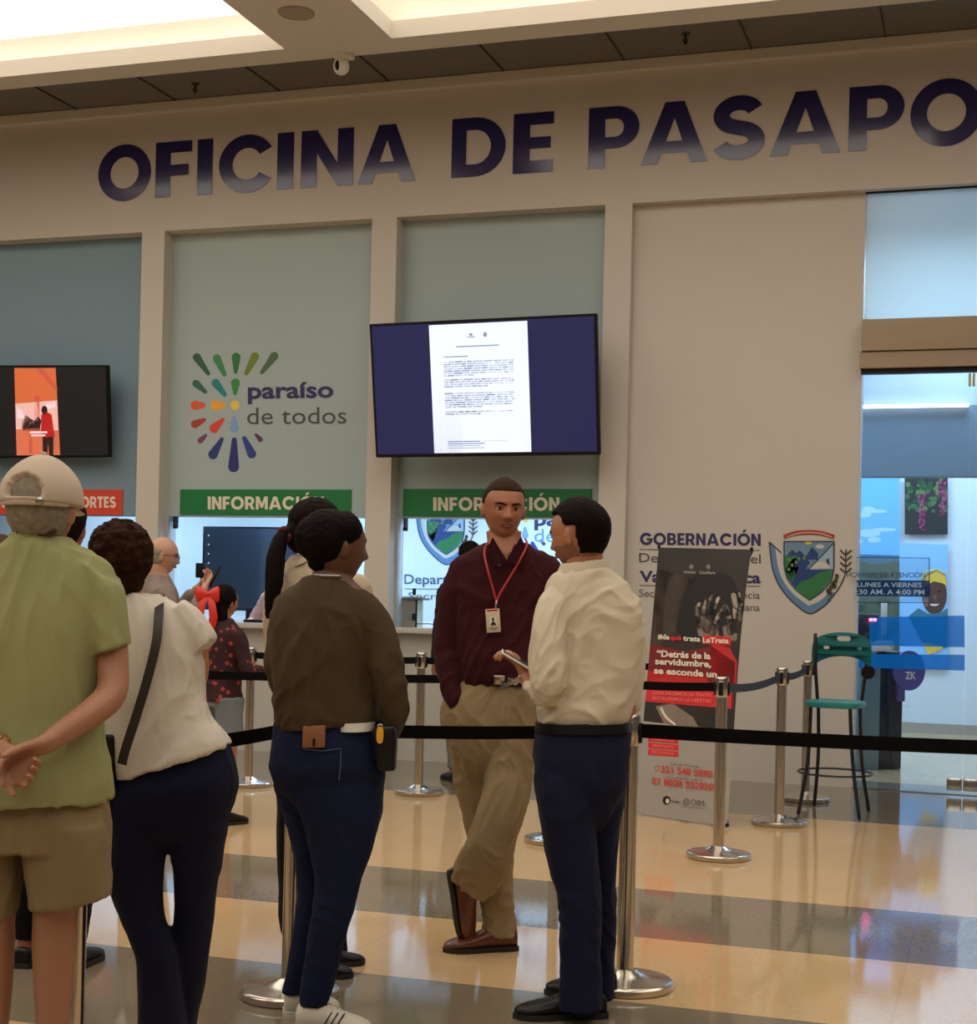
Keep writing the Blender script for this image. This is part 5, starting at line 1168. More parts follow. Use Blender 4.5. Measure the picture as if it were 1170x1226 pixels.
b = B(); q = P_.pt(376, 882, -.155); obox(b, q, RT*.036+UP*.002, UP*.035, FW*.008, bev=.004); kidw('back_pocket_wallet', b, mat('tan_leather', S(140, 92, 62), .5), P_.p)
b = B(); q = P_.pt(376, 889, -.166); obox(b, q, RT*.004, UP*.012, FW*.003); kidw('wallet_clasp', b, M_BLACK, P_.p)
b = B(); tube(b, [tuple(P_.pt(x, y, -.152-.0*i)) for i, (x, y) in enumerate(((364, 897), (388, 899), (408, 896), (408, 915), (406, 934)))], .0022, 6); kidw('pocket_stitching', b, mat('pale_blue_thread', S(70, 84, 120), .7), P_.p)
b = B(); ellipsoid(b, P_.pt(393, 645, 0), RT*.098, FW*.100, UP*.100, 28); ellipsoid(b, P_.pt(410, 637, .0), RT*.068, FW*.086, UP*.070, 24); ellipsoid(b, P_.pt(371, 644, -.01), RT*.050, FW*.055, UP*.070, 20); ellipsoid(b, P_.pt(385, 672, .0), RT*.045, FW*.06, UP*.04, 18)
kidb('hair', b, hairm('black', 18, 13, 12, (8, 60, 60)), P_.p, voxel=.0045, smooth=4, fold=.003, fscale=(20, 50, 50), seed=5)
b = B(); P_.loft(b, [(448, 474, 868, -.10, .045), (446, 476, 880, -.10, .05), (448, 475, 905, -.10, .05), (452, 474, 922, -.10, .045)], e=.6); hb = blob('waist_bag', b, M_BLKLEATHER, None, voxel=.005, smooth=3); tag(hb, 'small black bag hanging at the hip of the person in the brown sweatshirt', 'bag')
q = P_.pt(455, 880, -.165); tq_ = empty('key_tag', q, 'yellow key tag hanging on the small black hip bag', 'key tag')
b = B(); rings_loft(b, [ring(q+FW*dd, RT*.011, UP*.027, 24, .7) for dd in (-.003, .003)]); kidw('tag', b, mat('yellow_plastic', S(226, 168, 30), .4), tq_)
b = B(); tube(b, [tuple(q+UP*.026+RT*.008*math.cos(a)+UP*.008*math.sin(a)) for a in [i*.5 for i in range(13)]], .0016, 6); kidw('ring', b, M_CHROME, tq_)
M_SNK = mat('off_white_leather', S(205, 200, 186), .45); M_SNS = mat('white_rubber', S(200, 196, 184), .5)
h0 = P_.pt(356, 1222, -.02); t0 = P_.pt(446, 1224, -.05); h0.z = t0.z = 0; s1 = shoe(P_.p, h0, t0, M_SNK, M_SNS, w_=.046, h=.09, laces=M_SNK, name='sneaker')
for k in range(3):
    q = h0.lerp(t0, .42+k*.085); b = B(); dd = (t0-h0).normalized(); sd = V((dd.y, -dd.x, 0)); sd = sd if sd.dot(FW) < 0 else -sd
    tube(b, [tuple(q+sd*.0475+UP*.022-dd*.012), tuple(q+sd*.043+UP*.05), tuple(q+sd*.030+UP*.074+dd*.014)], .0055, 8, flat=.5, ref=sd); kidw('sneaker_stripe', b, mat('black_leather_stripe', (.015, .015, .02), .5), P_.p)
h1 = P_.pt(340, 1212, .17); t1 = P_.pt(408, 1212, .2); h1.z = t1.z = 0; shoe(P_.p, h1, t1, M_SNK, M_SNS, w_=.044, h=.085, laces=M_SNK, name='sneaker')

HEADC = (hc, A_)
# ---------------------------------------------------------------- woman behind with ponytail
P_ = Person('woman with long dark ponytail, cream blouse and black wide trousers', 5.9, (388, 1160))
sk = skin('light', 186, 132, 104); A_ = axes(.75, -.05, 0); hc = P_.pt(380, 634, 0)
b = B(); head_piece(b, hc, A_, .98)
P_.loft(b, [(362, 392, 655, .02, .05), (360, 392, 672, .01, .052), (336, 420, 688, .0, .07), (334, 426, 720, .0, .09), (338, 420, 780, .0, .10), (340, 418, 840, .0, .11), (336, 420, 900, .0, .12)])
P_.loft(b, [(338, 378, 900, .0, .09), (342, 374, 1000, .0, .07), (352, 376, 1090, .0, .055), (384, 400, 1150, .0, .034)]); P_.loft(b, [(378, 418, 900, .0, .09), (380, 412, 1000, .04, .07), (388, 412, 1090, .05, .055), (400, 414, 1145, .05, .034)])
P_.tube(b, [(336, 700, .0, 14), (332, 750, .02, 12), (345, 790, .1, 10), (372, 780, .2, 8)]); w0 = P_.pt(376, 778, .21); hand(b, w0, RT+FW*.4, UP, FW, .9)
P_.tube(b, [(424, 700, .0, 14), (430, 750, .02, 12), (425, 790, .1, 10), (400, 780, .2, 8)]); w0 = P_.pt(396, 778, .21); hand(b, w0, -RT+FW*.4, UP, FW, .9)
kidb('body', b, sk, P_.p, voxel=.006, smooth=3)
cr_ = cloth('cream_cotton', 196, 180, 156)
b = B(); P_.loft(b, [(352, 398, 664, .0, .06), (342, 408, 676, .0, .075), (330, 428, 696, .0, .095), (325, 434, 730, .0, .115), (328, 430, 790, .0, .12), (330, 428, 850, .0, .13), (330, 430, 880, .0, .13)])
P_.tube(b, [(335, 702, .0, 17), (329, 745, .01, 16), (332, 775, .05, 14)]); P_.tube(b, [(428, 702, .0, 17), (433, 745, .01, 16), (430, 775, .05, 14)])
kidb('blouse', b, cr_, P_.p, voxel=.006, smooth=5, fold=.008, fscale=(8, 8, 5), seed=31)
b = B(); P_.loft(b, [(352, 676, 372, 662, -.02, .055), (350, 682, 376, 670, -.03, .062)], sm=2); kidb('collar', b, cr_, P_.p, voxel=.005, smooth=2)
b = B(); P_.loft(b, [(332, 426, 870, .0, .125), (331, 424, 920, .0, .13), (332, 420, 960, .0, .12)]); P_.loft(b, [(332, 378, 950, -.02, .1), (332, 376, 1000, -.02, .09), (334, 378, 1060, -.02, .085), (336, 384, 1110, -.02, .08), (352, 396, 1150, -.02, .07)]); P_.loft(b, [(376, 420, 950, .05, .1), (376, 416, 1040, .05, .085), (382, 414, 1100, .05, .075), (392, 416, 1140, .05, .065)])
kidb('trousers', b, cloth('black_trousers', 14, 13, 18, var=.1), P_.p, voxel=.006, smooth=4, fold=.005, seed=33)
hm = hairm('blackish_brown', 22, 14, 14, (50, 50, 6))
b = B(); ellipsoid(b, P_.pt(377, 624, 0), RT*.105, FW*.11, UP*.094, 28); ellipsoid(b, P_.pt(362, 640, -.02), RT*.07, FW*.08, UP*.075, 24)
kidb('hair', b, hm, P_.p, voxel=.005, smooth=3, fold=.003, fscale=(40, 40, 12), seed=6)
b = B(); P_.tube(b, [(344, 636, -.06, 6), (335, 648, -.09, 9), (330, 672, -.12, 11), (328, 700, -.14, 10), (324, 722, -.145, 7), (321, 738, -.145, 3)]); kidb('ponytail', b, hm, P_.p, voxel=.0045, smooth=2, fold=.004, fscale=(50, 50, 8), seed=8)
b = B(); tube(b, [tuple(P_.pt(341, 640, -.075)+RT*.022*math.cos(a)+UP*.022*math.sin(a)+FW*.008*math.sin(3*a)) for a in [i*.45 for i in range(15)]], .012, 8); kidw('hair_tie', b, mat('wine_velvet', S(70, 20, 28), .8), P_.p)
for (a, c, dd) in (((382, 1155), (437, 1152), 0.0), ((372, 1168), (423, 1168), -.15)):
    g0, g1 = fl(a[0], a[1]+2), fl(c[0], c[1]+2); shoe(P_.p, g0, g1, M_BLKLEATHER, M_SOLE, w_=.036, h=.055)
# ---------------------------------------------------------------- man in the maroon shirt
P_ = Person('man in maroon shirt with red lanyard and khaki trousers, facing the camera, legs crossed', 6.13, (592, 1130))
sk = skin('medium', 164, 106, 78); A_ = axes(math.pi-.20, -.02, .03); hc = P_.pt(603, 610, 0); SCH = 1.07
JAW[0] = .17
b = B(); head_piece(b, hc, A_, SCH)
P_.loft(b, [(582, 625, 636, .03, .062), (583, 624, 652, .01, .068), (574, 640, 662, .0, .080), (556, 658, 680, .0, .085), (548, 664, 720, .0, .10), (552, 660, 780, .0, .105), (552, 660, 830, .0, .11), (545, 650, 880, .0, .12)])
P_.loft(b, [(545, 595, 890, .06, .085), (568, 610, 980, .08, .07), (578, 612, 1040, .08, .06), (584, 610, 1090, .08, .05), (588, 608, 1128, .08, .038)])
P_.loft(b, [(590, 640, 890, -.03, .085), (590, 626, 950, -.08, .07), (584, 612, 1000, -.10, .058), (558, 592, 1040, -.06, .05), (550, 572, 1066, -.03, .038)])
P_.tube(b, [(560, 686, .0, 11), (545, 735, .0, 10.5), (540, 775, .0, 9), (545, 810, -.02, 8), (555, 830, -.02, 7)]); w0 = P_.pt(557, 834, -.01); hand(b, w0, -UP+RT*.5, -RT, -FW, .8, curl=(.2, .2, .2, .2))
P_.tube(b, [(655, 686, .0, 12), (667, 735, .0, 11), (668, 780, .0, 10), (662, 820, -.04, 11), (652, 838, -.06, 9)]); w0 = P_.pt(646, 841, -.04); hand(b, w0, -UP-RT*.35, RT, -FW, .8, curl=(.2, .2, .2, .2))
kidb('body', b, sk, P_.p, voxel=.0042, smooth=2)
gaze = .0012
face_bits(P_.p, hc, A_, SCH, hairm('brow_dark', 34, 24, 20), mat('lips_brown', S(128, 74, 62), .4), skin('lid', 120, 76, 58))
hair_cap(P_.p, hc, A_, SCH, hairm('buzz_brown', 52, 38, 28, (80, 80, 80)), lambda q: 1.0 if q.z > (.068 if q.y > .04 else (.068-(.04-q.y)*1.5 if q.y > .01 else (.018 if q.y > -.03 else -.03))) else -1, thick=.0045, noise_=.001, vox=.004)
mar = cloth('maroon_cotton', 60, 23, 28, var=.08)
b = B(); P_.loft(b, [(580, 634, 652, .01, .068), (568, 646, 658, .0, .08), (552, 660, 666, .0, .09), (543, 668, 680, .0, .10), (541, 668, 705, .0, .115), (543, 666, 745, .0, .12), (547, 663, 785, -.01, .13), (549, 662, 808, -.01, .135), (550, 660, 820, .0, .128)], sm=5)
P_.tube(b, [(556, 680, .0, 17), (543, 712, .0, 17.5), (538, 745, .0, 16.5), (536, 775, .0, 16), (537, 802, -.03, 15), (541, 828, -.06, 13), (545, 838, -.07, 11.5)])
P_.tube(b, [(655, 680, .0, 17), (668, 712, .0, 17.5), (672, 745, .0, 16.5), (671, 780, .0, 16), (664, 815, -.03, 14), (655, 835, -.06, 12)])
JAW[0] = .26
def vneck(p):
    x, y = proj(p); return (p-P_.p.location).dot(FW) < .0 and y < 671 and abs(x-606) < (671-y)*.55
kidb('shirt', b, mar, P_.p, voxel=.0052, smooth=5, fold=.010, fscale=(8, 8, 4.5), seed=41, cut=vneck)
b = B()
for s_, pts in ((1, [(584, 655), (590, 647), (600, 671), (607, 668)]), (-1, [(629, 654), (624, 646), (612, 668), (607, 668)])):
    q = [P_.pt(pts[0][0]-1*s_, pts[0][1]+3, -.085), P_.pt(pts[1][0], pts[1][1]-4, -.065), P_.pt(pts[3][0]-s_, pts[3][1]+1, -.128), P_.pt(pts[2][0]-5*s_, pts[2][1]+8, -.142)]
    vs = [b.verts.new(p) for p in q]; b.faces.new((vs[0], vs[1], vs[2], vs[3]))
bmesh.ops.solidify(b, geom=b.faces[:], thickness=.005)
rs = [ring(P_.pt(604.5, 655, .012)+UP*dz+FW*off, RT*.068*kk, FW*.064*kk, 28) for dz, kk, off in ((-.02, 1.12, .0), (.0, 1.06, .0), (.018, 1.0, .012), (.014, .95, .012))]; rings_loft(b, rs); kidw('collar', b, mar, P_.p)
for x, y, d_ in ((597.5, 676, -.118), (592, 715, -.135), (586, 760, -.142), (575, 790, -.142)):
    b = B(); ellipsoid(b, P_.pt(x if y < 700 else x, y, d_-.002), RT*.006, FW*.003, UP*.006, 10); kidw('button', b, M_WHITE if y < 700 else mar, P_.p)
kh = cloth('beige_chino', 150, 130, 100, vscale=5)
b = B(); P_.loft(b, [(553, 660, 812, .0, .115), (540, 658, 826, .0, .125), (529, 655, 845, -.0, .135), (528, 650, 865, .0, .14), (536, 645, 888, .0, .13), (546, 632, 912, .0, .10), (562, 618, 935, .0, .05)])
P_.loft(b, [(529, 600, 850, .01, .12), (534, 600, 880, .03, .115), (541, 604, 920, .06, .10), (549, 608, 955, .07, .092), (558, 613, 990, .08, .086), (564, 615, 1020, .08, .08), (571, 615, 1060, .08, .075), (577, 616, 1095, .08, .068), (578, 617, 1120, .07, .07)])
P_.loft(b, [(582, 651, 850, .0, .12), (582, 645, 880, -.02, .115), (583, 639, 915, -.05, .10), (578, 636, 945, -.08, .095), (569, 632, 972, -.10, .088), (560, 1003, 620, 998, -.11, .08), (550, 1022, 610, 1034, -.10, .074), (542, 1043, 598, 1062, -.07, .068), (540, 1052, 580, 1080, -.05, .06)])
kidb('trousers', b, kh, P_.p, voxel=.0052, smooth=4, fold=.011, fscale=(9, 9, 5), seed=43)
b = B(); P_.loft(b, [(551, 661, 808, .0, .132), (551, 661, 819, .0, .132)], sm=1, e=.9); kidw('belt', b, mat('dark_brown_belt', S(44, 26, 22), .4), P_.p)
b = B(); obox(b, P_.pt(598, 814, -.145), RT*.022, UP*.018, FW*.004, bev=.003); kidw('belt_buckle', b, M_CHROME, P_.p)
ly = empty('id_lanyard', P_.pt(592, 742, -.15), 'red lanyard with a white photo badge hanging on the maroon shirt', 'lanyard')
b = B()
for pts in (((629, 645, -.04), (631, 652, -.075), (624, 668, -.118), (610, 692, -.135), (598, 712, -.145), (594.5, 722, -.15)), ((583, 652, -.05), (580, 662, -.085), (584, 682, -.13), (590, 704, -.142), (594, 718, -.149))):
    tube(b, [tuple(P_.pt(*p)) for p in spline(pts, 5)], .0042, 8, flat=.4, ref=RT)
kidw('strap', b, mat('red_ribbon', S(168, 24, 34), .5), ly)
b = B(); tube(b, [tuple(P_.pt(594.5, 720, -.15)), tuple(P_.pt(593.5, 731, -.152))], .0045, 8); kidw('clasp', b, M_CHROME, ly)
q = P_.pt(590.5, 743, -.156); bu = (RT*.996+UP*.09).normalized(); bv = (UP*.99-RT*.09).normalized()*1
b = B(); obox(b, q, bu*.0275, bv*.046, FW*.002, bev=.0015); kidw('badge', b, mat('badge_cream', S(216, 198, 172), .4), ly)
d = Decal(lambda x, y, l: q+bu*(x*.0275)-bv*(y*.046)-FW*(.0026+.0004*l)); d.poly([(-.5, -.35), (.5, -.35), (.5, .45), (-.5, .45)], M_PWHITE, 1); d.poly(arc(0, -.1, .18, .16, 0, 360, 16)[:-1], mat('photo_dark', S(30, 22, 24), .5), 2); d.poly([(-.4, .42), (-.3, .2), (0, .05), (.3, .2), (.4, .42)], mat('photo_dark', S(30, 22, 24), .5), 2); rect(d, -.8, -.95, .8, -.8, mat('banner_red', (0, 0, 0)), 2); rect(d, -.6, .6, .6, .66, M_INKGREY, 2); rect(d, -.45, .75, .45, .8, M_INKGREY, 2); d2 = d.done('badge_print'); d2.parent = ly; d2.matrix_parent_inverse = Matrix.Translation(-ly.location)
BRL = mat('reddish_brown_leather', S(96, 46, 26), .3, coat=.3, var=.2, vscale=20)
h0 = fl(617, 1136); t0 = fl(531, 1140); shoe(P_.p, h0, t0, BRL, M_SOLE, w_=.05, h=.085)
h1 = P_.pt(541, 1040, .02); t1 = P_.pt(556, 1127, .03); t1.z = max(t1.z, .02); shoe(P_.p, h1, t1, BRL, M_SOLE, w_=.048, h=.082, up=(RT*.88-FW*.5+UP*.15).normalized())

# ---------------------------------------------------------------- man in the white shirt
P_ = Person('man in white shirt and navy trousers seen from behind, holding a phone', 5.2, (690, 1210))
sk = skin('fair', 176, 118, 86); A_ = axes(-.95, -.10, 0); hc = P_.pt(693, 641, 0); SCH = 1.03
b = B(); head_piece(b, hc, A_, SCH)
P_.loft(b, [(678, 722, 662, .0, .058), (676, 724, 680, .0, .062), (668, 734, 698, .0, .07), (662, 750, 722, .0, .08), (660, 754, 760, .0, .10), (658, 750, 820, .0, .11), (656, 746, 870, .0, .12), (654, 742, 920, .0, .12)])
P_.loft(b, [(650, 708, 930, -.03, .095), (658, 706, 1000, -.04, .075), (670, 712, 1060, -.04, .062), (676, 712, 1130, -.04, .055), (682, 708, 1200, -.04, .038)])
P_.loft(b, [(700, 746, 930, .05, .09), (708, 736, 1000, .07, .07), (712, 732, 1060, .08, .06), (712, 730, 1130, .09, .052), (712, 728, 1190, .10, .038)])
P_.tube(b, [(668, 726, -.05, 13), (660, 765, -.09, 14), (660, 805, -.12, 14), (654, 830, -.12, 13), (640, 822, -.09, 12), (630, 808, -.05, 10)])
w0 = P_.pt(631, 811, -.05); hand(b, w0, P_.pt(616, 786, -.03)-w0, -RT*.7+FW*.3-UP*.0, FW*.8+UP*.3-RT*.1, 1.0, curl=(.55, .7, .8, .9), thumb=(.35, .35), rad=.0088)
P_.tube(b, [(742, 726, .05, 13), (750, 770, .07, 12), (753, 815, .07, 11), (757, 845, .04, 8)]); w0 = P_.pt(758, 848, .04); hand(b, w0, -UP*.9-RT*.5, -RT, FW, .8, curl=(.4, .4, .4, .4))
kidb('body', b, sk, P_.p, voxel=.0042, smooth=2)
gaze = .0
face_bits(P_.p, hc, A_, SCH, hairm('brow_black', 22, 16, 14), mat('lips_brown', (0, 0, 0)), skin('lid2', 140, 90, 66))
bk = hairm('black_short', 20, 14, 12, (60, 60, 30))
hair_cap(P_.p, hc, A_, SCH, bk, lambda q: 1.0 if (q.z > (.072 if q.y > .035 else (.072-(.035-q.y)*1.0 if q.y > .012 else (.05-(.012-q.y)*3.4 if q.y > -.02 else -.062)))) and not ((q.y > -.035) and q.z < .028 and abs(q.x) > .05) else -1, thick=.013, noise_=.002, vox=.004)
hair_cap(P_.p, hc, A_, SCH, mat('dark_stubble', S(136, 92, 70), .7, var=.3, vscale=90), lambda q: 1.0 if (q.z < -.030 and q.y > -.028 and (q.z < -.045 or abs(q.x) > .03)) else -1, thick=.0025, noise_=.001, name='beard', vox=.004)
ws = cloth('white_poplin', 208, 196, 176, rough=.7, bump=.05)
b = B(); P_.loft(b, [(672, 728, 682, .0, .072), (660, 742, 690, .0, .09), (652, 758, 706, .0, .11), (652, 768, 730, .0, .125), (655, 772, 762, .01, .135), (655, 770, 795, .01, .135), (648, 765, 825, .01, .14), (643, 758, 850, .0, .145), (646, 752, 868, .0, .130)], sm=5)
P_.tube(b, [(668, 718, -.04, 20), (659, 742, -.08, 21.5), (657, 778, -.11, 23), (658, 806, -.13, 22), (654, 828, -.125, 20), (642, 821, -.09, 15.5)])
P_.tube(b, [(747, 722, .04, 20), (754, 760, .07, 19), (755, 805, .07, 17), (756, 842, .05, 13)])
kidb('shirt', b, ws, P_.p, voxel=.005, smooth=5, fold=.013, fscale=(6.5, 6.5, 4.6), seed=54)
b = B(); cc0, cc1 = P_.pt(698, 688, 0), P_.pt(700, 672, .0)
rings_loft(b, [ring(cc0.lerp(cc1, t), RT*.088*kk+UP*.010, FW*.078*kk, 36) for t, kk in ((-.3, 1.08), (.5, 1.0), (1.0, .92), (1.05, .88), (.5, .84))]); kidb('collar', b, ws, P_.p, voxel=.0045, smooth=2)
nv_ = cloth('navy_chino', 28, 30, 54, var=.12)
b = B(); P_.loft(b, [(643, 752, 864, .0, .135), (640, 754, 885, .0, .14), (638, 754, 910, .0, .148), (641, 749, 940, .0, .14), (652, 736, 970, .0, .105), (668, 720, 995, .0, .06)])
P_.loft(b, [(641, 708, 905, .0, .11), (640, 712, 935, -.02, .125), (645, 713, 975, -.04, .105), (652, 716, 1015, -.04, .095), (660, 719, 1052, -.04, .085), (669, 720, 1085, -.04, .078), (670, 720, 1130, -.04, .074), (670, 720, 1175, -.04, .07), (670, 721, 1208, -.04, .07)])
P_.loft(b, [(690, 752, 905, .02, .11), (694, 751, 935, .04, .118), (705, 744, 975, .07, .10), (708, 739, 1020, .08, .088), (709, 738, 1060, .085, .08), (708, 737, 1110, .09, .072), (706, 735, 1160, .095, .068), (706, 734, 1194, .10, .066)])
kidb('trousers', b, nv_, P_.p, voxel=.0052, smooth=4, fold=.007, fscale=(9, 9, 5), seed=55)
b = B(); P_.loft(b, [(641, 755, 864, .0, .147), (640, 756, 875, .0, .149)], sm=1, e=.9); kidw('belt', b, M_BLKLEATHER, P_.p)
ph = empty('smartphone', P_.pt(617, 789, -.06), 'white smartphone held in the left hand of the man in the white shirt', 'phone')
b = B(); a0, a1 = P_.pt(601, 779.5, -.05), P_.pt(634, 799, -.075); pc = (a0+a1)/2; pu = (a1-a0)/2; pw = FW*.034+UP*.004; pn = pu.cross(pw).normalized()
obox(b, pc, pu, pw, pn*.004, bev=.003); kidw('casing', b, M_WHITE, ph)
b = B(); obox(b, pc-pn*.0044*(1 if pn.z < 0 else -1), pu*.93, pw*.93, pn*.0006); kidw('display', b, M_BLACK, ph)
ky = empty('key_bunch', P_.pt(612, 820, -.08), 'bunch of silver keys hanging from the hand of the man in white', 'keys')
rk = random.Random(2)
for k in range(4):
    q0 = P_.pt(622, 815, -.08); q1 = P_.pt(600+rk.uniform(-2, 8), 812+k*4, -.08-.01*k); dd = (q1-q0).normalized(); sd = dd.cross(FW).normalized()
    b = B(); obox(b, q0.lerp(q1, .62), dd*(q1-q0).length*.36, sd*.0035, FW*.001); rings_loft(b, [ring(q0.lerp(q1, .22)+FW*z, dd*.011, sd*.010, 16) for z in (-.001, .001)]); kidw('key', b, M_CHROME, ky)
b = B(); tube(b, [tuple(P_.pt(624, 813, -.08)+RT*.012*math.cos(a)+UP*.012*math.sin(a)) for a in [i*.42 for i in range(16)]], .0014, 6); kidw('ring', b, M_CHROME, ky)
h0 = fl(724, 1216); t0 = fl(615, 1219); shoe(P_.p, h0, t0, M_BLKLEATHER, M_SOLE, w_=.05, h=.08, laces=M_BLACK)
h1 = fl(738, 1192); t1 = fl(652, 1190); shoe(P_.p, h1, t1, M_BLKLEATHER, M_SOLE, w_=.048, h=.08)

# ================================================================== smaller figures, built in their own frame (x right, y forward, z up)
def figure(label, base, yaw, H_, sk, hair, top_m, low_m, arms=((.12, .0), (.12, .0)), hair_kind='short', long_sleeve=True, shorts=False, width=1.0, tilt=0.0, shoe_m=None, voxel=.008, head_yaw=0.0, targets=(None, None), seed=60, low='trousers', topn='shirt', knee=(0, 0), bald=False):
    t = empty('person', base, label, 'person'); r, f, u = axes(yaw); k = H_/1.75
    W = lambda x, y, z: base+r*(x*k)+f*(y*k)+UP*(z*k)
    hA = axes(yaw+head_yaw, tilt); hc = W(0, .02, 1.62)
    def LF(bm, secs, g=1.0):
        S_ = spline([(cx0, cy0, z, hw*width, hd*width) for cx0, cy0, z, hw, hd in secs], 4); rings_loft(bm, [ring(W(a, c, z), r*hw*k*g, f*hd*k*g, 24, .88) for a, c, z, hw, hd in S_])
    torso = [(0, 0, 1.50, .064, .064), (0, 0, 1.455, .115, .08), (0, 0, 1.40, .185, .10), (0, .005, 1.30, .185, .118), (0, .005, 1.15, .160, .115), (0, 0, 1.02, .160, .12), (0, -.005, .93, .172, .13)]
    def leg(s): return [(s*.09, 0, .93, .085, .10), (s*.095, .005, .80, .082, .088), (s*.095, .01+knee[(s+1)//2]*.5, .50, .060, .062), (s*.095, -.01+knee[(s+1)//2]*.3, .35, .055, .06), (s*.095, -.01, .10, .036, .042), (s*.095, 0, .05, .036, .045)]
    b = B(); head_piece(b, hc, hA, k*1.0); LF(b, [(0, .0, 1.56, .052, .056), (0, 0, 1.46, .056, .058)]); LF(b, torso, .88)
    for s in (-1, 1): LF(b, leg(s), .9)
    sleeves = []
    for i, s in enumerate((-1, 1)):
        sh = W(s*.185*width, 0, 1.38); tg = targets[i]
        if tg is None: el = W(s*.235*width, -.03, 1.10); wr = W(s*.235*width, .06, .86)
        else: wr = W(*tg); el = (sh+wr)/2+W(s*.10, -.10, -.12+0)-base; 
        if tg is not None: el = sh+(el-sh).normalized()*.28*k
        tube(b, [tuple(v) for v in (sh, el, wr)], [.045*k, .038*k, .026*k], 14); hand(b, wr, (wr-el), UP if tg else -r*s, f if not tg else -r*s, k*.95, curl=(.4, .5, .5, .6)); sleeves.append((sh, el, wr))
    kidb('body', b, sk, t, voxel=voxel*.8, smooth=2)
    b = B(); LF(b, torso[:-1]+[(0, -.005, .90, .178, .135)], 1.04)
    for sh, el, wr in sleeves:
        if long_sleeve: tube(b, [tuple(sh), tuple(el), tuple(el.lerp(wr, .85))], [.062*k, .054*k, .042*k], 14)
        else: tube(b, [tuple(sh), tuple(sh.lerp(el, .7))], [.062*k, .058*k], 14)
    kidb(topn, b, top_m, t, voxel=voxel, smooth=3, fold=.009, fscale=(8, 8, 5), seed=seed)
    b = B(); LF(b, [(0, 0, 1.0, .13, .10), (0, -.005, .93, .155, .12), (0, -.005, .86, .165, .125)], 1.0)
    for s in (-1, 1): LF(b, (leg(s)[:2]+[(s*.1, .01, .66, .085, .085)]) if shorts else leg(s)[:-1], 1.18)
    kidb(low, b, low_m, t, voxel=voxel, smooth=3, fold=.006, seed=seed+1)
    if hair_kind == 'short': hair_cap(t, hc, hA, k, hair, lambda q: 1.0 if q.z > (.07 if q.y > .03 else (.07-(.03-q.y)*1.7 if q.y > -.03 else -.05)) else -1, thick=.014, noise_=.004, vox=.006)
    elif hair_kind == 'fringe': hair_cap(t, hc, hA, k, hair, lambda q: 1.0 if (q.z > -.05 and q.z < .035 and q.y < .0) else -1, thick=.007, noise_=.004, vox=.005)
    elif hair_kind == 'long':
        b = B(); R2, F2, U2 = hA; ellipsoid(b, hc+U2*.03*k-F2*.018*k, R2*.090*k, F2*.10*k, U2*.102*k, 26); ellipsoid(b, hc-U2*.10*k-F2*.055*k, R2*.078*k, F2*.05*k, U2*.15*k, 20); kidb('hair', b, hair, t, voxel=.006, smooth=3, fold=.004, fscale=(40, 40, 10), seed=seed+3)
    global gaze; gaze = 0.0
    face_bits(t, hc, hA, k, hairm('brow_black', 0, 0, 0), mat('lips_brown', (0, 0, 0)))
    for s in (-1, 1):
        h = W(s*.095, -.06, 0); h.z = 0; to = W(s*.105, .19, 0); to.z = 0; shoe(t, h, to, shoe_m or M_BLKLEATHER, M_SOLE, w_=.043*k, h=.07)
    return t, hc, hA, k, sleeves
def base_at(px, D): p = at(px, 700, D); return V((p.x, p.y, 0))
# person with dark hair and red top in front of the cap man
figure('person with dark hair, red top and black trousers, mostly hidden behind the capped man', base_at(72, 5.75), .15, 1.78, skin('tan2', 150, 98, 72), hairm('dark2', 24, 18, 18), cloth('red_jersey', 176, 30, 30), cloth('black_trousers', 0, 0, 0), hair_kind='short', seed=71)
# person at the far left
figure('person with short brown hair standing at the far left edge behind the capped man', base_at(0, 6.9), -.2, 1.66, skin('tan3', 142, 98, 74), hairm('brown3', 74, 54, 38), cloth('dark_grey_jersey', 60, 62, 66), M_DENIM, hair_kind='short', seed=75)
# bald man with glasses and phone
bs = base_at(190, 9.6)
t, hc, hA, k, sl = figure('elderly bald man with glasses and grey shirt looking at his phone by the window', bs, 1.15, 1.76, skin('pale', 192, 146, 122), hairm('white', 150, 142, 132), cloth('grey_mauve_shirt', 138, 122, 116), cloth('grey_trousers', 70, 70, 74), hair_kind='fringe', targets=((-.08, .26, 1.42), (.10, .27, 1.43)), tilt=-.10, seed=80, head_yaw=.2)
R2, F2, U2 = hA
gl = empty('eyeglasses', hc+F2*.1, 'thin glasses worn by the bald man in the grey shirt', 'glasses'); b = B()
for s in (-1, 1):
    tube(b, [tuple(hc+R2*(s*.032+.021*math.cos(a))+F2*.105+U2*(.017*math.sin(a))) for a in [i*.3 for i in range(22)]], .0018, 6, cap=False); tube(b, [tuple(hc+R2*s*.053+F2*.103+U2*.004), tuple(hc+R2*s*.079+F2*.05+U2*.006), tuple(hc+R2*s*.080-F2*.01+U2*.004)], .0018, 6)
tube(b, [tuple(hc-R2*.011+F2*.108), tuple(hc+R2*.011+F2*.108)], .0018, 6); kidw('frame', b, M_BLACK, gl)
pq = sl[1][2]+F2*.06+UP*.075; ph2 = empty('smartphone', pq, 'dark smartphone held up by the bald man with glasses', 'phone'); b = B(); obox(b, pq, R2*.038, (UP*.9+F2*.4).normalized()*.075, (F2*.9-UP*.4).normalized()*.007, bev=.003); kidw('casing', b, M_BLACK, ph2)
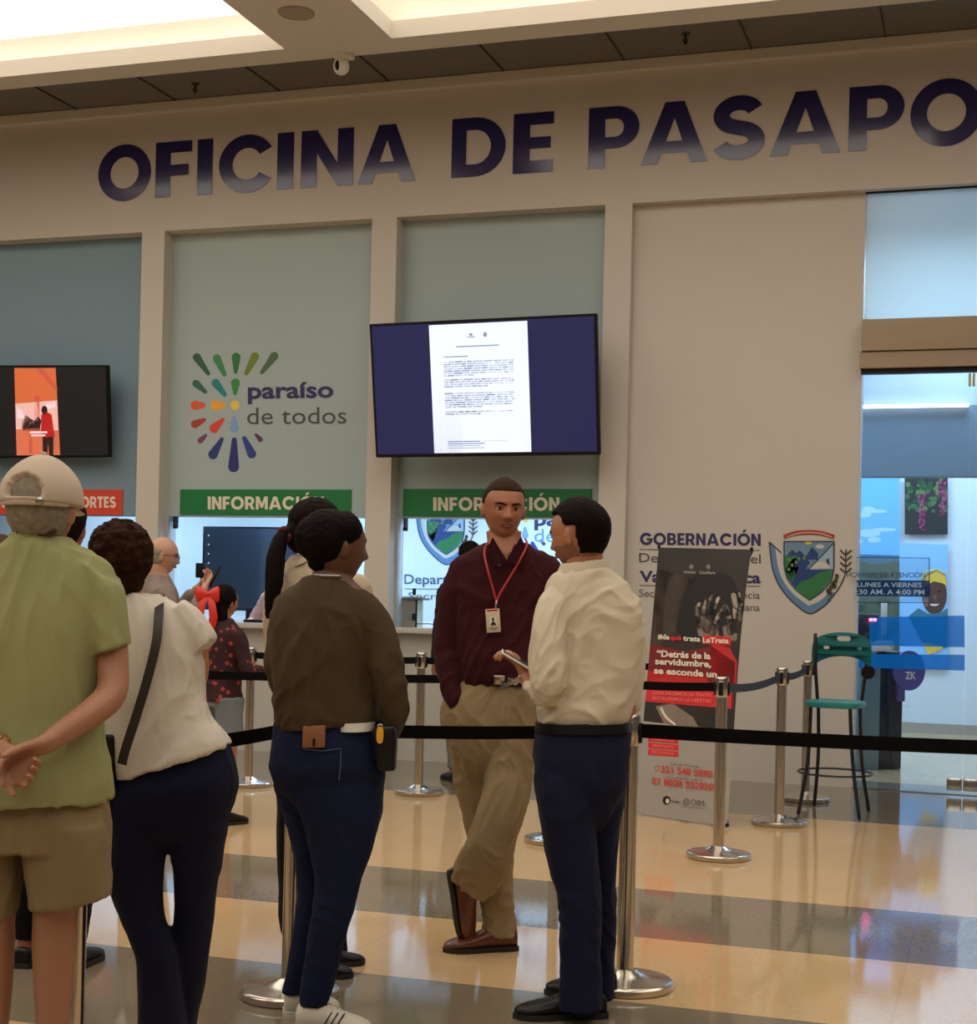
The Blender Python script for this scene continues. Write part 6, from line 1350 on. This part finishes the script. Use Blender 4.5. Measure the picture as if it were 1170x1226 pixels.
# girl with red bow
bs = base_at(268, 9.3)
gd = mat('dark_floral_print', S(62, 16, 22), .8, var=.0)
nt = gd.node_tree; bb0 = nt.nodes['Principled BSDF']; vo = nt.nodes.new('ShaderNodeTexVoronoi'); vo.inputs['Scale'].default_value = 22; tc0 = nt.nodes.new('ShaderNodeTexCoord'); rp0 = nt.nodes.new('ShaderNodeValToRGB'); nt.links.new(tc0.outputs['Object'], vo.inputs['Vector']); nt.links.new(vo.outputs['Distance'], rp0.inputs[0])
e0 = rp0.color_ramp.elements; e0[0].color = (*S(170, 60, 62), 1); e0[0].position = .22; e0[1].color = (*S(48, 14, 20), 1); e0[1].position = .34; nt.links.new(rp0.outputs[0], bb0.inputs['Base Color'])
t, hc, hA, k, sl = figure('girl with a red hair bow, dark red floral blouse and grey denim shorts', bs, .75, 1.46, skin('girl', 170, 112, 84), hairm('black_long', 22, 16, 16), gd, cloth('washed_denim', 120, 128, 134), hair_kind='long', shorts=True, width=.98, seed=90, topn='blouse', low='shorts', targets=((-.14, .26, 1.12), (.14, .26, 1.12)))
R2, F2, U2 = hA; bc = hc-F2*.085-RT*.035+UP*.045-FW*.03; bw = empty('hair_bow', bc, 'large red ribbon bow in the hair of the girl', 'bow'); mb = mat('red_satin', S(220, 50, 34), .35)
for s in (-1, 1):
    b = B(); rings_loft(b, [ring(bc+RT*s*x-UP*.0+FW*.0, UP*hh, FW*.018*hh/.05+FW*.004, 14) for x, hh in ((.0, .014), (.02, .030), (.05, .048), (.066, .046), (.072, .03))]); kidw('loop', b, mb, bw)
    b = B(); tube(b, [tuple(bc), tuple(bc+RT*s*.03-UP*.06-FW*.02), tuple(bc+RT*s*.042-UP*.14-FW*.025), tuple(bc+RT*s*.03-UP*.20-FW*.02)], [.012, .022, .026, .022], 10, flat=.25, ref=RT); kidw('tail', b, mb, bw)
b = B(); ellipsoid(b, bc, RT*.018, FW*.016, UP*.02, 12); kidw('knot', b, mb, bw)
# customer at the centre window, hidden behind the maroon shirt
figure('dark-haired customer in blue-grey jeans mostly hidden behind the man in maroon', base_at(563, 11.65), -.35, 1.84, skin('tan4', 140, 92, 70), hairm('dark4', 20, 16, 16), cloth('dark_jacket', 34, 34, 40), cloth('light_denim', 104, 116, 128), hair_kind='short', seed=95)
# clerk in pink behind the glass
P0 = wl(338, 740, 12.8); bs = V((P0.x, 12.72, -.14))
figure('clerk in pale pink top standing behind the glass of the middle window', V((P0.x, 12.86, 0)), math.pi+.3, 1.72, skin('fair2', 176, 126, 100), hairm('black5', 20, 15, 15), cloth('pale_pink_knit', 222, 172, 160), cloth('dark_skirt', 40, 40, 50), hair_kind='long', seed=99, topn='top', targets=((-.26, .26, 1.12), (.26, .26, 1.12)))
